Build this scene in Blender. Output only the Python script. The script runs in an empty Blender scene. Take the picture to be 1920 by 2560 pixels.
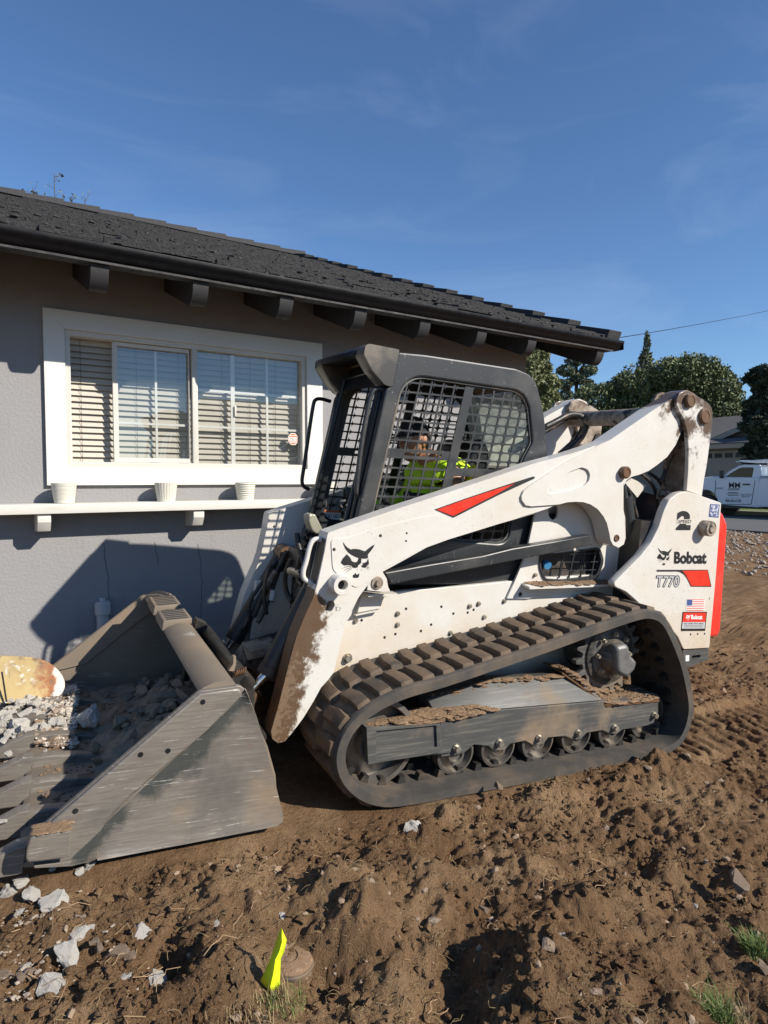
import bpy, bmesh, math, random
import numpy as np
from mathutils import Vector, Matrix
random.seed(7); rng = np.random.default_rng(7)
scene = bpy.context.scene
col = scene.collection

# ------------------------------------------------------------------ camera
F = 1620.; CX, CY = 960., 1280.; CAMZ = 1.5          # focal length in photo pixels, principal point, eye height
pitch = math.atan(81.0 / F)
wa = math.atan((3400 - 960) * math.cos(pitch) / F)     # angle between heading and the house wall
fw = np.array([math.cos(wa), math.sin(wa), 0]); rt = np.array([math.sin(wa), -math.cos(wa), 0]); upv = np.array([0, 0, 1.])
Cf = fw * math.cos(pitch) - upv * math.sin(pitch); Cd = -(upv * math.cos(pitch) + fw * math.sin(pitch))
camp = np.array([0, 0, CAMZ])
cd = bpy.data.cameras.new('camera'); cam = bpy.data.objects.new('camera', cd); col.objects.link(cam)
cd.sensor_fit = 'VERTICAL'; cd.sensor_height = 36; cd.sensor_width = 27; cd.lens = F / 2560 * 36
cd.clip_start = .05; cd.clip_end = 5000
mm = Matrix.Identity(4)
for i in range(3):
    mm[i][0] = rt[i]; mm[i][1] = -Cd[i]; mm[i][2] = -Cf[i]; mm[i][3] = camp[i]
cam.matrix_world = mm; scene.camera = cam

# ------------------------------------------------------------------ light
SUN = Vector((.585, -1, .73)).normalized()               # towards the sun
EL = math.asin(SUN.z); ROT = math.atan2(SUN.x, SUN.y)
world = bpy.data.worlds.new('World'); scene.world = world; world.use_nodes = True
wn = world.node_tree; wn.nodes.clear()
wo = wn.nodes.new('ShaderNodeOutputWorld'); wb = wn.nodes.new('ShaderNodeBackground')
sk = wn.nodes.new('ShaderNodeTexSky'); sk.sky_type = 'NISHITA'; sk.sun_disc = False
sk.sun_elevation = EL; sk.sun_rotation = ROT; sk.air_density = 1.0; sk.dust_density = 0; sk.ozone_density = 1.6; sk.altitude = 200
wb.inputs['Strength'].default_value = .082
wtc = wn.nodes.new('ShaderNodeTexCoord'); wmap = wn.nodes.new('ShaderNodeMapping'); wmap.inputs['Scale'].default_value = (1.0, 2.2, 5.0); wmap.inputs['Rotation'].default_value = (0, .35, .6)
wnz = wn.nodes.new('ShaderNodeTexNoise'); wnz.inputs['Scale'].default_value = 1.7; wnz.inputs['Detail'].default_value = 7; wnz.inputs['Roughness'].default_value = .58; wnz.inputs['Distortion'].default_value = .7
wr = wn.nodes.new('ShaderNodeMapRange'); wr.inputs['From Min'].default_value = .5; wr.inputs['From Max'].default_value = .85; wr.inputs['To Max'].default_value = .13
wm = wn.nodes.new('ShaderNodeMix'); wm.data_type = 'RGBA'; wm.inputs[7].default_value = (7.5, 8.2, 9.4, 1)   # thin cirrus
L = wn.links.new
L(wtc.outputs['Generated'], wmap.inputs['Vector']); L(wmap.outputs['Vector'], wnz.inputs['Vector']); L(wnz.outputs['Fac'], wr.inputs['Value'])
wt = wn.nodes.new('ShaderNodeMix'); wt.data_type = 'RGBA'; wt.blend_type = 'MULTIPLY'; wt.inputs[0].default_value = 1; wt.inputs[7].default_value = (.74, .96, 1.22, 1)   # cool white balance of the photograph
L(sk.outputs['Color'], wt.inputs[6]); L(wr.outputs['Result'], wm.inputs[0]); L(wt.outputs[2], wm.inputs[6]); L(wm.outputs[2], wb.inputs['Color']); L(wb.outputs['Background'], wo.inputs['Surface'])
sd = bpy.data.lights.new('sun', 'SUN'); sd.energy = 4.9; sd.angle = math.radians(.53); sd.color = (1, .93, .82)
so = bpy.data.objects.new('sun', sd); col.objects.link(so); so.rotation_euler = (-SUN).to_track_quat('-Z', 'Y').to_euler(); so.location = (6, -10, 9)
vs = scene.view_settings; vs.view_transform = 'Standard'; vs.look = 'None'; vs.exposure = .5; vs.gamma = 1
scene.render.engine = 'CYCLES'

# ------------------------------------------------------------------ pixels of the photograph -> points
CR = dict(src=(0,0,1),c1=(700,840,2.37),c2=(1280,940,2.592),c3=(720,1440,1.565),c4=(0,1400,2.2419),c5=(540,1200,3.161),c6=(0,460,1.728),g1=(0,2060,1.728),g2=(960,1900,1.728),b3=(1280,760,2.592),w=(80,740,2.183),l=(820,1250,4.366),r=(1580,1260,5.819),v=(760,840,4.608),t=(0,1820,5.184),k=(380,1440,5.184),a=(1380,960,3.95),s=(60,1240,3.318),e=(1200,780,4.1475),f=(740,1600,4.608),p=(1720,1000,5.53),j=(580,1280,5.53),q=(1280,1160,4.879),d=(1380,1520,4.1475),n=(160,600,2.0738),o=(960,1020,7.541))
def S(c, x, y):
    o = CR[c]; return (o[0] + x / o[2], o[1] + y / o[2])
def ray(p): return rt * (p[0] - CX) / F + Cd * (p[1] - CY) / F + Cf
def onwall(c, x, y, D):
    r = ray(S(c, x, y)); q = camp + r * (D / r[1]); return q
def atdepth(c, x, y, z):                                # at z metres along the optical axis
    return camp + ray(S(c, x, y)) * z
# the loader's own axes (it stands nose-up and leaning on the sloping yard)
dT = ray((138, 1106)); dT /= np.linalg.norm(dT)
dL = ray((4107, 1413)); dL -= dT * (dL @ dT); dL /= np.linalg.norm(dL)
dN = np.cross(dL, dT); KY = 2.7407 * .87 + .012
def mray(p, Y):
    r = ray(p); return camp + r * ((KY + Y) / (r @ dT))
O = mray((1100, 1997), 0)
def M(c, pts, Y):                                       # crop pixels -> (X,Z) on the loader's plane Y
    out = []
    for x, y in pts:
        q = mray(S(c, x, y), Y) - O; out.append((q @ dL, q @ dN))
    return out
def M1(c, x, y, Y):
    q = M(c, [(x, y)], Y)[0]; return (q[0], Y, q[1])
def MW(X, Y, Z): return O + dL * X + dT * Y + dN * Z

# ------------------------------------------------------------------ mesh helpers
def rnd(pts, r, n=4):                                   # round polygon corners
    out = []; N = len(pts)
    for i in range(N):
        a, b, c = (np.array(pts[(i + k) % N][:2], float) for k in (-1, 0, 1))
        u, w = a - b, c - b; lu, lw = np.linalg.norm(u), np.linalg.norm(w)
        if lu < 1e-6 or lw < 1e-6: continue
        rr = r[i] if isinstance(r, (list, tuple)) else r
        t = min(rr, lu * .45, lw * .45)
        p0, p1 = b + u / lu * t, b + w / lw * t
        for k in range(n + 1):
            s = k / n; out.append(tuple((1 - s) ** 2 * p0 + 2 * s * (1 - s) * b + s * s * p1))
    return out
def circ(cx, cy, r, n=20): return [(cx + r * math.cos(2 * math.pi * i / n), cy + r * math.sin(2 * math.pi * i / n)) for i in range(n)]
def smooth_closed(pts, it=2):
    for _ in range(it):
        q = []
        for i in range(len(pts)):
            a, b = np.array(pts[i]), np.array(pts[(i + 1) % len(pts)]); q += [tuple(.75 * a + .25 * b), tuple(.25 * a + .75 * b)]
        pts = q
    return pts
def smooth_open(pts, it=2):
    for _ in range(it):
        q = [pts[0]]
        for i in range(len(pts) - 1):
            a, b = np.array(pts[i]), np.array(pts[i + 1]); q += [tuple(.75 * a + .25 * b), tuple(.25 * a + .75 * b)]
        pts = q + [pts[-1]]
    return pts
def loops_mesh(loops, thick, bev=0):
    cu = bpy.data.curves.new('t', 'CURVE'); cu.dimensions = '2D'; cu.fill_mode = 'BOTH'
    cu.extrude = max(thick / 2 - bev, 0); cu.bevel_depth = bev; cu.bevel_resolution = 1; cu.offset = -bev
    for lp in loops:
        sp = cu.splines.new('POLY'); sp.points.add(len(lp) - 1)
        for i, p in enumerate(lp): sp.points[i].co = (p[0], p[1], 0, 1)
        sp.use_cyclic_u = True
    ob = bpy.data.objects.new('t', cu); me = bpy.data.meshes.new_from_object(ob)
    V = [tuple(v.co) for v in me.vertices]; Fc = [tuple(p.vertices) for p in me.polygons]
    bpy.data.objects.remove(ob); bpy.data.curves.remove(cu); bpy.data.meshes.remove(me)
    return V, Fc
def text_mesh(s, bold=0.0):
    cu = bpy.data.curves.new('t', 'FONT'); cu.body = s; cu.offset = bold; cu.resolution_u = 4
    ob = bpy.data.objects.new('t', cu); me = bpy.data.meshes.new_from_object(ob)
    V = np.array([tuple(v.co) for v in me.vertices]); Fc = [tuple(p.vertices) for p in me.polygons]
    bpy.data.objects.remove(ob); bpy.data.curves.remove(cu); bpy.data.meshes.remove(me)
    return V, Fc
def frame_of(d):
    d = np.array(d, float); d /= np.linalg.norm(d)
    u = np.cross(d, (0, 0, 1.)) if abs(d[2]) < .9 else np.cross(d, (1., 0, 0)); u /= np.linalg.norm(u)
    return d, u, np.cross(d, u)
class MB:
    def __init__(s): s.v = []; s.f = []
    def add(s, V, Fc):
        n = len(s.v); s.v += [tuple(map(float, v)) for v in V]; s.f += [tuple(i + n for i in f) for f in Fc]; return s
    def box(s, x0, x1, y0, y1, z0, z1):
        V = [(x, y, z) for x in (x0, x1) for y in (y0, y1) for z in (z0, z1)]
        return s.add(V, [(0, 1, 3, 2), (4, 6, 7, 5), (0, 4, 5, 1), (2, 3, 7, 6), (0, 2, 6, 4), (1, 5, 7, 3)])
    def hexa(s, P): return s.add(P, [(0, 1, 2, 3), (7, 6, 5, 4), (0, 4, 5, 1), (1, 5, 6, 2), (2, 6, 7, 3), (3, 7, 4, 0)])
    def prism(s, loops, y0, y1, bev=0):                 # outline in X,Z, thickness along Y
        if loops and isinstance(loops[0][0], (int, float, np.floating)): loops = [loops]
        V, Fc = loops_mesh(loops, abs(y1 - y0), bev); ym = (y0 + y1) / 2
        return s.add([(v[0], ym - v[2], v[1]) for v in V], Fc)
    def prism_gen(s, loops, fn, thick, bev=0):          # fn(u,v,w)->point
        V, Fc = loops_mesh(loops, thick, bev); return s.add([fn(*v) for v in V], Fc)
    def flat(s, loops, y):
        V, Fc = loops_mesh(loops, 0); return s.add([(v[0], y, v[1]) for v in V], Fc)
    def cyl(s, p0, p1, r0, r1=None, n=18, caps=True):
        r1 = r0 if r1 is None else r1; p0, p1 = np.array(p0, float), np.array(p1, float); d, u, w = frame_of(p1 - p0)
        V = []
        for p, r in ((p0, r0), (p1, r1)): V += [p + r * (u * math.cos(2 * math.pi * i / n) + w * math.sin(2 * math.pi * i / n)) for i in range(n)]
        Fc = [(i, (i + 1) % n, n + (i + 1) % n, n + i) for i in range(n)]
        if caps: Fc += [tuple(range(n))[::-1], tuple(range(n, 2 * n))]
        return s.add(V, Fc)
    def lathe(s, prof, org, ax, n=24):                  # prof: (radius, height along axis)
        d, u, w = frame_of(ax); org = np.array(org, float); V = []; m = len(prof)
        for r, h in prof: V += [org + d * h + r * (u * math.cos(2 * math.pi * i / n) + w * math.sin(2 * math.pi * i / n)) for i in range(n)]
        Fc = [(k * n + i, k * n + (i + 1) % n, (k + 1) * n + (i + 1) % n, (k + 1) * n + i) for k in range(m - 1) for i in range(n)]
        if prof[0][0] > 1e-4: Fc.append(tuple(range(n))[::-1])
        if prof[-1][0] > 1e-4: Fc.append(tuple(range((m - 1) * n, m * n)))
        return s.add(V, Fc)
    def tube(s, pts, r, n=8, sm=2):
        pts = [np.array(p, float) for p in (smooth_open(pts, sm) if len(pts) > 2 else pts)]; V = []; prev = None; m = len(pts)
        for i, p in enumerate(pts):
            t = pts[min(i + 1, m - 1)] - pts[max(i - 1, 0)]; t /= np.linalg.norm(t)
            if prev is None: _, u, _ = frame_of(t)
            else:
                u = prev - t * (prev @ t); u /= np.linalg.norm(u)
            prev = u; w = np.cross(t, u); rr = r(i / (m - 1)) if callable(r) else r
            V += [p + rr * (u * math.cos(2 * math.pi * k / n) + w * math.sin(2 * math.pi * k / n)) for k in range(n)]
        Fc = [(k * n + i, k * n + (i + 1) % n, (k + 1) * n + (i + 1) % n, (k + 1) * n + i) for k in range(m - 1) for i in range(n)]
        Fc += [tuple(range(n))[::-1], tuple(range((m - 1) * n, m * n))]
        return s.add(V, Fc)
    def sweep(s, prof, a, b, closed=True):              # profile list of (y,z) extruded along x from a to b
        n = len(prof); V = [(x, p[0], p[1]) for x in (a, b) for p in prof]
        Fc = [(i, (i + 1) % n, n + (i + 1) % n, n + i) for i in range(n if closed else n - 1)]
        if closed: Fc += [tuple(range(n))[::-1], tuple(range(n, 2 * n))]
        return s.add(V, Fc)
    def mesh(s, name, mat, smooth=35, bevel=0):
        me = bpy.data.meshes.new(name); me.from_pydata(s.v, [], s.f)
        bm = bmesh.new(); bm.from_mesh(me)
        if bevel:
            bmesh.ops.remove_doubles(bm, verts=bm.verts, dist=1e-5); bmesh.ops.recalc_face_normals(bm, faces=bm.faces)
            ed = [e for e in bm.edges if len(e.link_faces) == 2 and e.calc_face_angle(0) > .5]
            try: bmesh.ops.bevel(bm, geom=ed, offset=bevel, segments=2, affect='EDGES', profile=.6, clamp_overlap=True)
            except Exception: pass
        else: bmesh.ops.recalc_face_normals(bm, faces=bm.faces)
        bm.to_mesh(me); bm.free()
        if mat: me.materials.append(mat)
        if smooth:
            for p in me.polygons: p.use_smooth = True
            me.set_sharp_from_angle(angle=math.radians(smooth))
        return me
    def build(s, name, mat, parent=None, smooth=35, bevel=0, label=None, kind=None):
        return put(name, s.mesh(name, mat, smooth, bevel), parent, label, kind)
def put(name, me, parent=None, label=None, kind=None):
    o = bpy.data.objects.new(name, me); col.objects.link(o)
    if parent is not None: o.parent = parent
    if label: o['label'] = label
    if kind: o['kind'] = kind
    return o
def thing(name, label, cat, loc=(0, 0, 0), group=None):
    o = bpy.data.objects.new(name, None); col.objects.link(o); o.location = loc; o.empty_display_size = .1
    return tag(o, label, cat, group)
def tag(o, label=None, cat=None, group=None, kind=None):
    if label: o['label'] = label
    if cat: o['category'] = cat
    if group: o['group'] = group
    if kind: o['kind'] = kind
    return o

# ------------------------------------------------------------------ noise for terrain and rocks
_perm = rng.permutation(512); _perm = np.concatenate([_perm, _perm, _perm])
_val = rng.random(1600) * 2 - 1
def vnoise(x, y, z=0.):
    x, y = np.asarray(x, float), np.asarray(y, float)
    if np.ndim(z) == 0 and x.size > 64:                 # flat slice: two dimensions are enough
        k = int(z * 37) % 512; xi, yi = np.floor(x).astype(np.int32), np.floor(y).astype(np.int32); fx, fy = x - xi, y - yi
        fx, fy = fx * fx * fx * (fx * (fx * 6 - 15) + 10), fy * fy * fy * (fy * (fy * 6 - 15) + 10)
        def h2(a, b): return _val[_perm[(_perm[(a + k) & 511] + b) & 511]]
        u = h2(xi, yi); u = u + fx * (h2(xi + 1, yi) - u); v = h2(xi, yi + 1); v = v + fx * (h2(xi + 1, yi + 1) - v); return u + fy * (v - u)
    z = np.zeros_like(x) + z
    xi, yi, zi = np.floor(x).astype(int), np.floor(y).astype(int), np.floor(z).astype(int); fx, fy, fz = x - xi, y - yi, z - zi
    fx, fy, fz = (t * t * t * (t * (t * 6 - 15) + 10) for t in (fx, fy, fz))
    def h(a, b, c): return _val[_perm[(_perm[(_perm[a % 512] + b) % 512] + c) % 512]]
    r = 0
    for a in (0, 1):
        for b in (0, 1):
            for c in (0, 1):
                wgt = (fx if a else 1 - fx) * (fy if b else 1 - fy) * (fz if c else 1 - fz); r = r + wgt * h(xi + a, yi + b, zi + c)
    return r
def fbm(x, y, octv=4, z=0., gain=.5):
    r = 0; a = 1.; f = 1.
    for i in range(octv): r = r + a * vnoise(x * f + 17.3 * i, y * f - 9.1 * i, z); a *= gain; f *= 2.03
    return r

# ------------------------------------------------------------------ materials
def nt_new(name):
    m = bpy.data.materials.new(name); m.use_nodes = True; nt = m.node_tree
    return m, nt, nt.nodes['Principled BSDF']
def N(nt, typ, **kw):
    n = nt.nodes.new(typ)
    for k, v in kw.items():
        if k in n.inputs: n.inputs[k].default_value = v
        else: setattr(n, k, v)
    return n
def mixc(nt, fac, a, b):
    n = nt.nodes.new('ShaderNodeMix'); n.data_type = 'RGBA'
    for i, v in ((0, fac), (6, a), (7, b)):
        if isinstance(v, (int, float)): n.inputs[i].default_value = v
        elif isinstance(v, (tuple, list)): n.inputs[i].default_value = (*v[:3], 1)
        else: nt.links.new(v, n.inputs[i])
    return n.outputs[2]
def coords(nt, rand=False, gen='Object'):
    tc = N(nt, 'ShaderNodeTexCoord'); out = tc.outputs[gen]
    if rand:
        oi = N(nt, 'ShaderNodeObjectInfo'); mu = N(nt, 'ShaderNodeMath', operation='MULTIPLY'); mu.inputs[1].default_value = 37.
        nt.links.new(oi.outputs['Random'], mu.inputs[0]); ad = N(nt, 'ShaderNodeVectorMath', operation='ADD')
        nt.links.new(out, ad.inputs[0]); nt.links.new(mu.outputs[0], ad.inputs[1]); out = ad.outputs[0]
    return out
def noise(nt, vec, scale, detail=4, rough=.55, stretch=None, dist=0., rot=(0, 0, 0)):
    if stretch:
        mp = N(nt, 'ShaderNodeMapping'); mp.inputs['Scale'].default_value = stretch; mp.inputs['Rotation'].default_value = rot; nt.links.new(vec, mp.inputs['Vector']); vec = mp.outputs['Vector']
    n = N(nt, 'ShaderNodeTexNoise', Scale=scale, Detail=detail, Roughness=rough, Distortion=dist); nt.links.new(vec, n.inputs['Vector']); return n.outputs['Fac']
def mrange(nt, val, a, b, c=0., d=1.):
    n = N(nt, 'ShaderNodeMapRange'); n.inputs['From Min'].default_value = a; n.inputs['From Max'].default_value = b; n.inputs['To Min'].default_value = c; n.inputs['To Max'].default_value = d
    nt.links.new(val, n.inputs['Value']); return n.outputs['Result']
def math2(nt, op, a, b):
    n = N(nt, 'ShaderNodeMath', operation=op)
    for i, v in enumerate((a, b)):
        if isinstance(v, (int, float)): n.inputs[i].default_value = v
        else: nt.links.new(v, n.inputs[i])
    return n.outputs[0]
def pmat(name, base, rough=.6, metal=0., var=.12, vscale=6., bump=.15, bscale=70., bdist=.004, layers=(), rand=False, spec=.5, rvar=.12, gen='Object', coat=0.):
    m, nt, bs = nt_new(name); vec = coords(nt, rand, gen); base = np.array(base)
    c = mixc(nt, noise(nt, vec, vscale, 5), tuple(base * (1 - var)), tuple(np.minimum(base * (1 + var), .95)))
    rgh = None
    for ly in layers:
        nz = noise(nt, vec, ly['s'], ly.get('d', 5), ly.get('r', .6), ly.get('st'), ly.get('dist', 0), ly.get('rot', (0, 0, 0)))
        gs = ly.get('grad', []); gs = [gs] if gs and not isinstance(gs[0][0], tuple) else gs
        for g in gs:                                     # (direction, value0, value1, strength) 
            dt = N(nt, 'ShaderNodeVectorMath', operation='DOT_PRODUCT'); nt.links.new(vec, dt.inputs[0]); dt.inputs[1].default_value = g[0]
            gr = mrange(nt, dt.outputs['Value'], g[1], g[2], *((-g[3], g[3]) if len(g) == 4 else g[3:5])); nz = math2(nt, 'ADD', nz, gr)
        mk = mrange(nt, nz, ly['lo'], ly['hi'], 0, ly.get('f', 1.))
        if 'cl' in ly: mk = math2(nt, 'MULTIPLY', mk, mrange(nt, noise(nt, vec, ly['cl'][0], 3), ly['cl'][1], ly['cl'][2]))     # gathered in patches
        c = mixc(nt, mk, c, ly['c'])
        if 'rg' in ly:
            mx = N(nt, 'ShaderNodeMix'); nt.links.new(mk, mx.inputs[0]); mx.inputs[3].default_value = ly['rg']
            if rgh is None: mx.inputs[2].default_value = rough
            else: nt.links.new(rgh, mx.inputs[2])
            rgh = mx.outputs[0]
    nt.links.new(c, bs.inputs['Base Color']); bs.inputs['Metallic'].default_value = metal; bs.inputs['Specular IOR Level'].default_value = spec
    if coat: bs.inputs['Coat Weight'].default_value = coat; bs.inputs['Coat Roughness'].default_value = .15
    if rgh is None: rgh = mrange(nt, noise(nt, vec, vscale * 3, 4), .3, .7, max(rough - rvar, .03), min(rough + rvar, 1.))
    nt.links.new(rgh, bs.inputs['Roughness'])
    if bump:
        b = N(nt, 'ShaderNodeBump'); b.inputs['Strength'].default_value = bump; b.inputs['Distance'].default_value = bdist
        nt.links.new(noise(nt, vec, bscale, 6, .6), b.inputs['Height']); nt.links.new(b.outputs['Normal'], bs.inputs['Normal'])
    return m
TAN = (.34, .24, .15); MUD = (.15, .095, .058); BLK = (.012, .011, .010)
speck = dict(s=130., lo=.665, hi=.70, c=(.09, .06, .04), d=2, f=.8, cl=(2.6, .42, .66))
chips = dict(s=7., lo=.665, hi=.685, c=(.085, .058, .038), d=9, r=.8, cl=(1.7, .38, .6))
scr = dict(s=7., st=(1, 1, 9), rot=(0, .35, 0), lo=.71, hi=.72, c=(.12, .10, .085), d=6, r=.7)
dust = dict(s=2.2, lo=.45, hi=.8, c=(.52, .42, .29), f=.55)
lowdust = dict(s=4., lo=.35, hi=1.05, c=(.50, .37, .22), f=.75, grad=((0, 0, 1), 1.0, .45, .35))
MT = {}
MT['white'] = pmat('white_machine_paint', (.60, .58, .54), .42, bump=.04, layers=[dust, lowdust, speck, chips, scr], var=.04, coat=.15)
# the muddy front edge of the lift arm: a splash of mud that fades back from the edge
MT['armwhite'] = pmat('white_arm_paint', (.60, .58, .54), .42, bump=.06, var=.04, coat=.15, layers=[dust, speck, chips, scr,
    dict(s=15., lo=.46, hi=.58, c=(.105, .064, .038), d=9, r=.72, grad=(((.9675, 0, -.2527), -.79, -.57, .30, -.32), ((0, 0, 1.), .86, 1.04, 0., -1.))),
    dict(s=48., lo=.53, hi=.62, c=(.19, .13, .085), d=5, f=.7, grad=(((.9675, 0, -.2527), -.77, -.64, .12, -.3), ((0, 0, 1.), .50, .80, .05, -.3))),
    dict(s=5.5, lo=.58, hi=.66, c=(.10, .065, .042), d=8, r=.72, grad=((.55, 0, .84), 1.9, 2.75, .3))])
MT['greasy'] = pmat('mud_caked_white_steel', (.40, .34, .27), .6, bump=.3, bscale=50, layers=[dict(s=5., lo=.4, hi=.6, c=(.10, .06, .035), d=8, r=.7), dict(s=12, lo=.55, hi=.62, c=BLK, rg=.3)], var=.2)
MT['rustymud'] = pmat('rust_brown_greasy_steel', (.14, .075, .038), .45, bump=.4, bscale=60, layers=[dict(s=6., lo=.48, hi=.65, c=(.05, .03, .02), d=7)], var=.35)
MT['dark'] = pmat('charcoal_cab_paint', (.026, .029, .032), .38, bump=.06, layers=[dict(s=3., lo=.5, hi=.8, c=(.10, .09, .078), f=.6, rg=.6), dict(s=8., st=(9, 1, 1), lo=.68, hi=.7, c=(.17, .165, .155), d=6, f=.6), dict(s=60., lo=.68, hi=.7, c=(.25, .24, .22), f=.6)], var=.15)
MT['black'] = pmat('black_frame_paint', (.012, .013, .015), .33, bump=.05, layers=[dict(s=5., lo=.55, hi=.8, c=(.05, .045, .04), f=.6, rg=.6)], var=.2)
MT['blacksteel'] = pmat('oily_black_steel', (.022, .021, .02), .4, bump=.25, layers=[dict(s=7, lo=.5, hi=.7, c=(.075, .055, .038), d=7, rg=.7)], var=.3)
MT['hose'] = pmat('black_hydraulic_hose', (.018, .017, .016), .45, bump=.2, bscale=120, layers=[dict(s=12, lo=.5, hi=.7, c=(.11, .075, .05))])
MT['chrome'] = pmat('chrome_rod', (.75, .75, .74), .18, 1., bump=.02, layers=[dict(s=6, lo=.55, hi=.7, c=(.25, .2, .16))])
MT['bolt'] = pmat('zinc_bolt', (.42, .39, .33), .42, .75, bump=.2, layers=[dict(s=25, lo=.5, hi=.7, c=(.22, .15, .09))])
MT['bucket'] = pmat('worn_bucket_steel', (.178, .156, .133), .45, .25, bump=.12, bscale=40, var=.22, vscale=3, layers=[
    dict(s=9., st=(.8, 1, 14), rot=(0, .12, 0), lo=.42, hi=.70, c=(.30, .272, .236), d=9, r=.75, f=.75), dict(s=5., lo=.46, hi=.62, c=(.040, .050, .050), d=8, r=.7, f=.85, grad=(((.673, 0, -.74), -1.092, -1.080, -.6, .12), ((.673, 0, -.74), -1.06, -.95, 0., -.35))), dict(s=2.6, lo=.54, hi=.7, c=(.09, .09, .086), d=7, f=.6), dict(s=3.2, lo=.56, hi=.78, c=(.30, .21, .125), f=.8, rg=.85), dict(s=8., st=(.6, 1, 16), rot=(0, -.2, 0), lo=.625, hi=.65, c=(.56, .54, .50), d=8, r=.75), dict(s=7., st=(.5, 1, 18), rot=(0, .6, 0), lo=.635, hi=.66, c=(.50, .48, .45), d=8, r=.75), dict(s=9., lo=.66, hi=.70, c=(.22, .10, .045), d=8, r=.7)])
MT['bucketin'] = pmat('dusty_bucket_steel', (.20, .165, .13), .6, .25, bump=.15, var=.2, layers=[dict(s=2.5, lo=.4, hi=.7, c=(.26, .20, .14), rg=.85), dict(s=5., st=(1, 1, 8), lo=.64, hi=.72, c=(.38, .35, .31), d=6)])
MT['frame'] = pmat('scuffed_dark_undercarriage', (.062, .063, .062), .55, .0, bump=.1, var=.2, layers=[dict(s=7., st=(.5, 1, 9), rot=(0, .1, 0), lo=.48, hi=.74, c=(.19, .175, .15), d=8, r=.72, f=.8), dict(s=3., lo=.52, hi=.75, c=(.25, .175, .105), f=.85, rg=.9)])
MT['rubber'] = pmat('track_rubber', (.05, .047, .043), .7, bump=.25, bscale=55, var=.25, layers=[dict(s=4, lo=.45, hi=.75, c=(.15, .11, .075), f=.85), dict(s=9, lo=.56, hi=.68, c=(.11, .08, .055), d=7, f=.7)])
MT['lug'] = pmat('dirt_coated_tread', (.118, .080, .050), .82, bump=.35, bscale=45, var=.25, rand=True, layers=[dict(s=7, lo=.48, hi=.66, c=(.045, .038, .032), f=.9, d=7), dict(s=11, lo=.56, hi=.68, c=(.19, .13, .08), f=.7, d=7), dict(s=60, lo=.62, hi=.68, c=(.05, .035, .025))])
MT['soilpile'] = pmat('loose_soil', (.20, .128, .074), .95, bump=.9, bscale=60, bdist=.01, var=.3, layers=[dict(s=45, lo=.58, hi=.68, c=(.33, .23, .14))])
MT['red'] = pmat('red_paint', (.70, .035, .022), .38, bump=.03, layers=[dict(s=3, lo=.5, hi=.8, c=(.6, .12, .09), f=.35), speck], var=.06)
MT['decalred'] = pmat('red_decal', (.62, .035, .018), .35, bump=0, var=.1)
MT['decalblack'] = pmat('black_decal', (.012, .012, .013), .5, bump=0, layers=[dict(s=45, lo=.68, hi=.72, c=(.4, .38, .35))])
MT['decalgrey'] = pmat('grey_decal', (.45, .45, .46), .5, bump=0)
MT['decalwhite'] = pmat('white_decal', (.78, .77, .74), .5, bump=0)
MT['decalblue'] = pmat('blue_decal', (.05, .09, .25), .5, bump=0)
MT['decalorange'] = pmat('orange_decal', (.6, .16, .06), .5, bump=0)
MT['bluecap'] = pmat('blue_plastic_cap', (.08, .32, .62), .4, bump=0)
def glass(name, tint=(1, 1, 1), refl=1.0, dusty=0.):
    m, nt, bs = nt_new(name); nt.nodes.remove(bs); out = nt.nodes['Material Output']
    tr = N(nt, 'ShaderNodeBsdfTransparent'); tr.inputs['Color'].default_value = (*tint, 1); gl = N(nt, 'ShaderNodeBsdfGlossy'); gl.inputs['Roughness'].default_value = .02
    fr = N(nt, 'ShaderNodeLayerWeight'); fr.inputs['Blend'].default_value = .5          # facing term: same from both sides of the pane
    mu = math2(nt, 'MULTIPLY', math2(nt, 'ADD', math2(nt, 'MULTIPLY', math2(nt, 'POWER', fr.outputs['Facing'], 4.), .9), .07), refl); mx = N(nt, 'ShaderNodeMixShader'); nt.links.new(mu, mx.inputs[0]); nt.links.new(tr.outputs[0], mx.inputs[1]); nt.links.new(gl.outputs[0], mx.inputs[2]); res = mx.outputs[0]
    if dusty:
        df = N(nt, 'ShaderNodeBsdfDiffuse'); df.inputs['Color'].default_value = (.5, .55, .5, 1); vec = coords(nt)
        nz = mrange(nt, noise(nt, vec, 9, 6, .7), .35, .7, dusty * .6, dusty); m2 = N(nt, 'ShaderNodeMixShader'); nt.links.new(nz, m2.inputs[0]); nt.links.new(res, m2.inputs[1]); nt.links.new(df.outputs[0], m2.inputs[2]); res = m2.outputs[0]
    nt.links.new(res, out.inputs['Surface']); return m
MT['glass'] = glass('window_glass', (.93, .95, .95), 2.0, .05)
MT['cabglass'] = glass('dusty_cab_glass', (.7, .8, .74), 1.3, .55)
MT['carglass'] = glass('car_glass', (.02, .022, .025), .5)
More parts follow.
